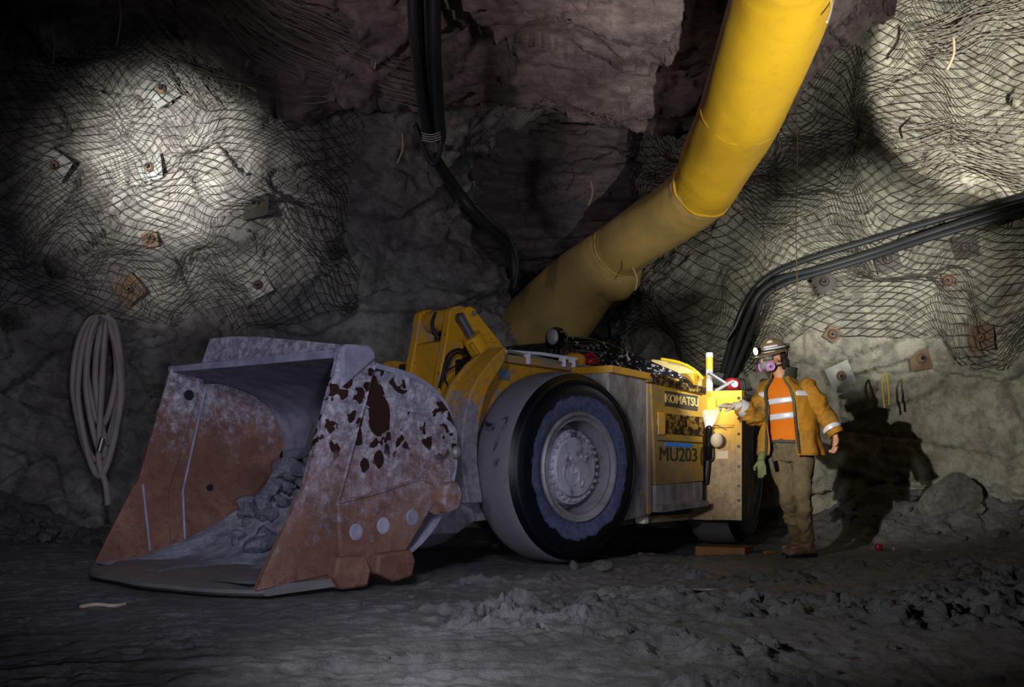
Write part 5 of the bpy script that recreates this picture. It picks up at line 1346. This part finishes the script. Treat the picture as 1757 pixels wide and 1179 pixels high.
# lining edges, zip and collar
for a_, nm, mt, off in ((.50, 'front_edge', 'lining', .0), (2*PI-.60, 'front_edge', 'lining', .0)):
    pts = []
    for z in np.linspace(.87, 1.50, 16):
        sx, fy = jr(z); pts.append(torso_c(z)+Lt*(sx*math.sin(a_))+Ft*((fy+.004)*math.cos(a_)))
    MB().tube(smooth_path(pts, 3), .013, 8).build(nm, mt, jk)
pts = []
for z in np.linspace(1.18, 1.52, 10):
    sx, fy = jr(z); pts.append(torso_c(z)+Lt*(sx*math.sin(.52))+Ft*((fy+.018)*math.cos(.52)))
MB().tube(smooth_path(pts, 3), .010, 8).build('zip', 'glove_green', jk)
m = MB(); R = []
for i, z in enumerate(np.linspace(1.485, 1.585, 8)):
    k = i/7; R.append(ellring(Vector((torso_c(1.5).x, torso_c(1.5).y, z)), .095+.035*k, .088+.03*k, Lt, Ft, 50, .55, 2*PI-.55, False))
loft(m, R, False, False); o = m.build('collar', 'lining', jk); s_ = o.modifiers.new('s', 'SOLIDIFY'); s_.thickness = .012
C = np.array([tuple(v.co) for v in o.data.vertices]); C[:, :2] += .012*np.stack([vn(C*12, 5), vn(C*12, 6)], 1); o.data.vertices.foreach_set('co', C.astype(np.float32).ravel())
# glove on the reaching hand
m = MB(); hand(m, R_wr+d_r*.008, d_r, Vector((.05, .35, -1)), Vector((-.1, -.9, .1)), (.12, .75, .85, .9), .0105, 1.02)
limb(m, [R_wr+Vector((.05, 0, 0)), R_wr, R_wr+d_r*.03], [.040, .034, .034], 16)
gl = remeshed(m, 'glove', 'glove_white', PE, .005, 2, folds(.003, (40, 40, 40), 120)); tag(gl, 'dusty white work glove')
MB().sphere(tuple(R_wr+d_r*.065+Vector((0, -.014, -.012))), .032, (1.1, .6, .8), 3).build('palm_pad', 'glove_orange', gl)
# spare glove dangling from the jacket pocket
g0 = WP(1306, 790, -.08); m = MB()
hand(m, g0, Vector((.08, 0, -1)), Vector((-.4, -1, 0)), Vector((-1, .2, 0)), (.15, .25, .2, .35), .011, .95); limb(m, [g0+Vector((.015, 0, .07)), g0], [.030, .030], 14)
sg = remeshed(m, 'spare_glove', 'glove_green', PE, .005, 2, folds(.004, (30, 30, 30), 130)); tag(sg, 'green patterned glove hanging from the jacket')
MB().tube([WP(1322, 787, -.15), WP(1326, 805, -.16)], .02, 10).build('belt_pouch', 'strap', PE)

# ================================================================== rubble, stones, small debris
rk = [rock_mesh('stone', 1.0, 700+i) for i in range(6)]
for me in rk: me.materials.append(M['rubble'])
def stone(x, y, r, label, group, flat=.7):
    o = bpy.data.objects.new('stone', random.choice(rk)); COL.objects.link(o); o.scale = (r, r*random.uniform(.7, 1), r*flat)
    o.location = (x, y, ground(x, y)+r*flat*.45); o.rotation_euler = (random.uniform(-.3, .3), random.uniform(-.3, .3), random.uniform(0, 6)); tag(o, label, 'stone', group); return o
for k in range(46):
    px = random.uniform(20, 215); d = random.uniform(11.2, 12.1); x = (px-CX0)/FPX*d
    stone(x, d, random.choice([.05, .06, .08, .10, .13]), 'rubble stone at the foot of the left wall below the hose', 'rubble along the left wall')
for k in range(30):
    px = random.uniform(1400, 1750); d = random.uniform(11.5, 12.5); x = (px-CX0)/FPX*d
    stone(x, d, random.choice([.04, .05, .07, .10]), 'rubble stone along the foot of the right wall behind the worker', 'rubble along the right wall')
for k in range(70):
    px = random.uniform(620, 1700); py = random.choice([random.uniform(965, 1060), random.uniform(1000, 1160)]); d = FPX*CZ/(py-HY)
    x = (px-CX0)/FPX*d
    a = -.7071*(x+.258+d-9.93); b = .7071*((x+.258)-(d-9.93))
    if -1.8 < a < 3.5 and abs(b) < 1.4: continue
    stone(x, d, random.choice([.012, .016, .022, .03]), 'small stone lying in the churned mud of the foreground', 'small stones in the mud', .6)
for px, py, r in ((985, 965, .07), (1030, 968, .09), (1000, 985, .05), (850, 925, .05), (1060, 978, .04)):
    d = FPX*CZ/(py+12-HY); stone((px-CX0)/FPX*d, d, r, 'lump of wet mud and rock at the foot of the front tyre', 'lumps by the front tyre')
# slab of rock leaning on the right wall
m = MB(); sl = rock_mesh('slab', 1.0, 811, 4); me = sl; me.materials.append(M['rubble'])
x0 = at(1640, 800, 12.0)
o = bpy.data.objects.new('rock_slab', me); COL.objects.link(o); o.location = (x0.x, 12.15, ground(x0.x, 12.15)+.18); o.scale = (.44, .12, .30); o.rotation_euler = (.35, .25, .2)
tag(o, 'grey folded slab of rock leaning on the right wall beyond the shadow', 'rock')
# litter
def litter(px, py, sx, sy, sz, mat, name, label, cat, rot=0.0):
    d = FPX*CZ/(py-HY); x = (px-CX0)/FPX*d; o = MB().box(-sx/2, sx/2, -sy/2, sy/2, 0, sz).build(name, mat, None, min(sx, sy, sz)*.25)
    o.location = (x, d, max(ground(x+a_, d+b_) for a_ in (-sx*.3, 0, sx*.3) for b_ in (-sy*.3, 0, sy*.3))-.004); o.rotation_euler = (0, 0, rot); tag(o, label, cat)
litter(1538, 948, .09, .05, .04, 'plate_grey', 'small_box', 'small pale box lying on the dark ground right of the boots', 'box', .3)
litter(1508, 945, .06, .06, .06, 'red', 'red_can', 'small dark red can on the ground right of the boots', 'can', .1)
litter(1590, 938, .10, .03, .015, 'tube_pale', 'paper_scrap', 'pale scrap lying on the ground at right near the wall', 'scrap', .2)
litter(1210, 1017, .16, .05, .012, 'mud_on_steel', 'flat_shard', 'flat grey shard lying in the mud in front of the rear tyre', 'shard', .1)
litter(1320, 950, .12, .03, .03, 'wood', 'wood_scrap', 'thin wooden scrap on the ground between timber block and boots', 'scrap', .5)
p0 = []
for px, py in ((138, 1047), (165, 1044), (195, 1044), (214, 1040)):
    d = FPX*CZ/(py-HY); x = (px-CX0)/FPX*d; p0.append((x, d, ground(x, d)+.012))
o = MB().tube(smooth_path(p0, 6), .011, 8).build('cord_piece', 'tube_pale'); tag(o, 'short pale piece of cord lying on the mud below the bucket', 'cord')
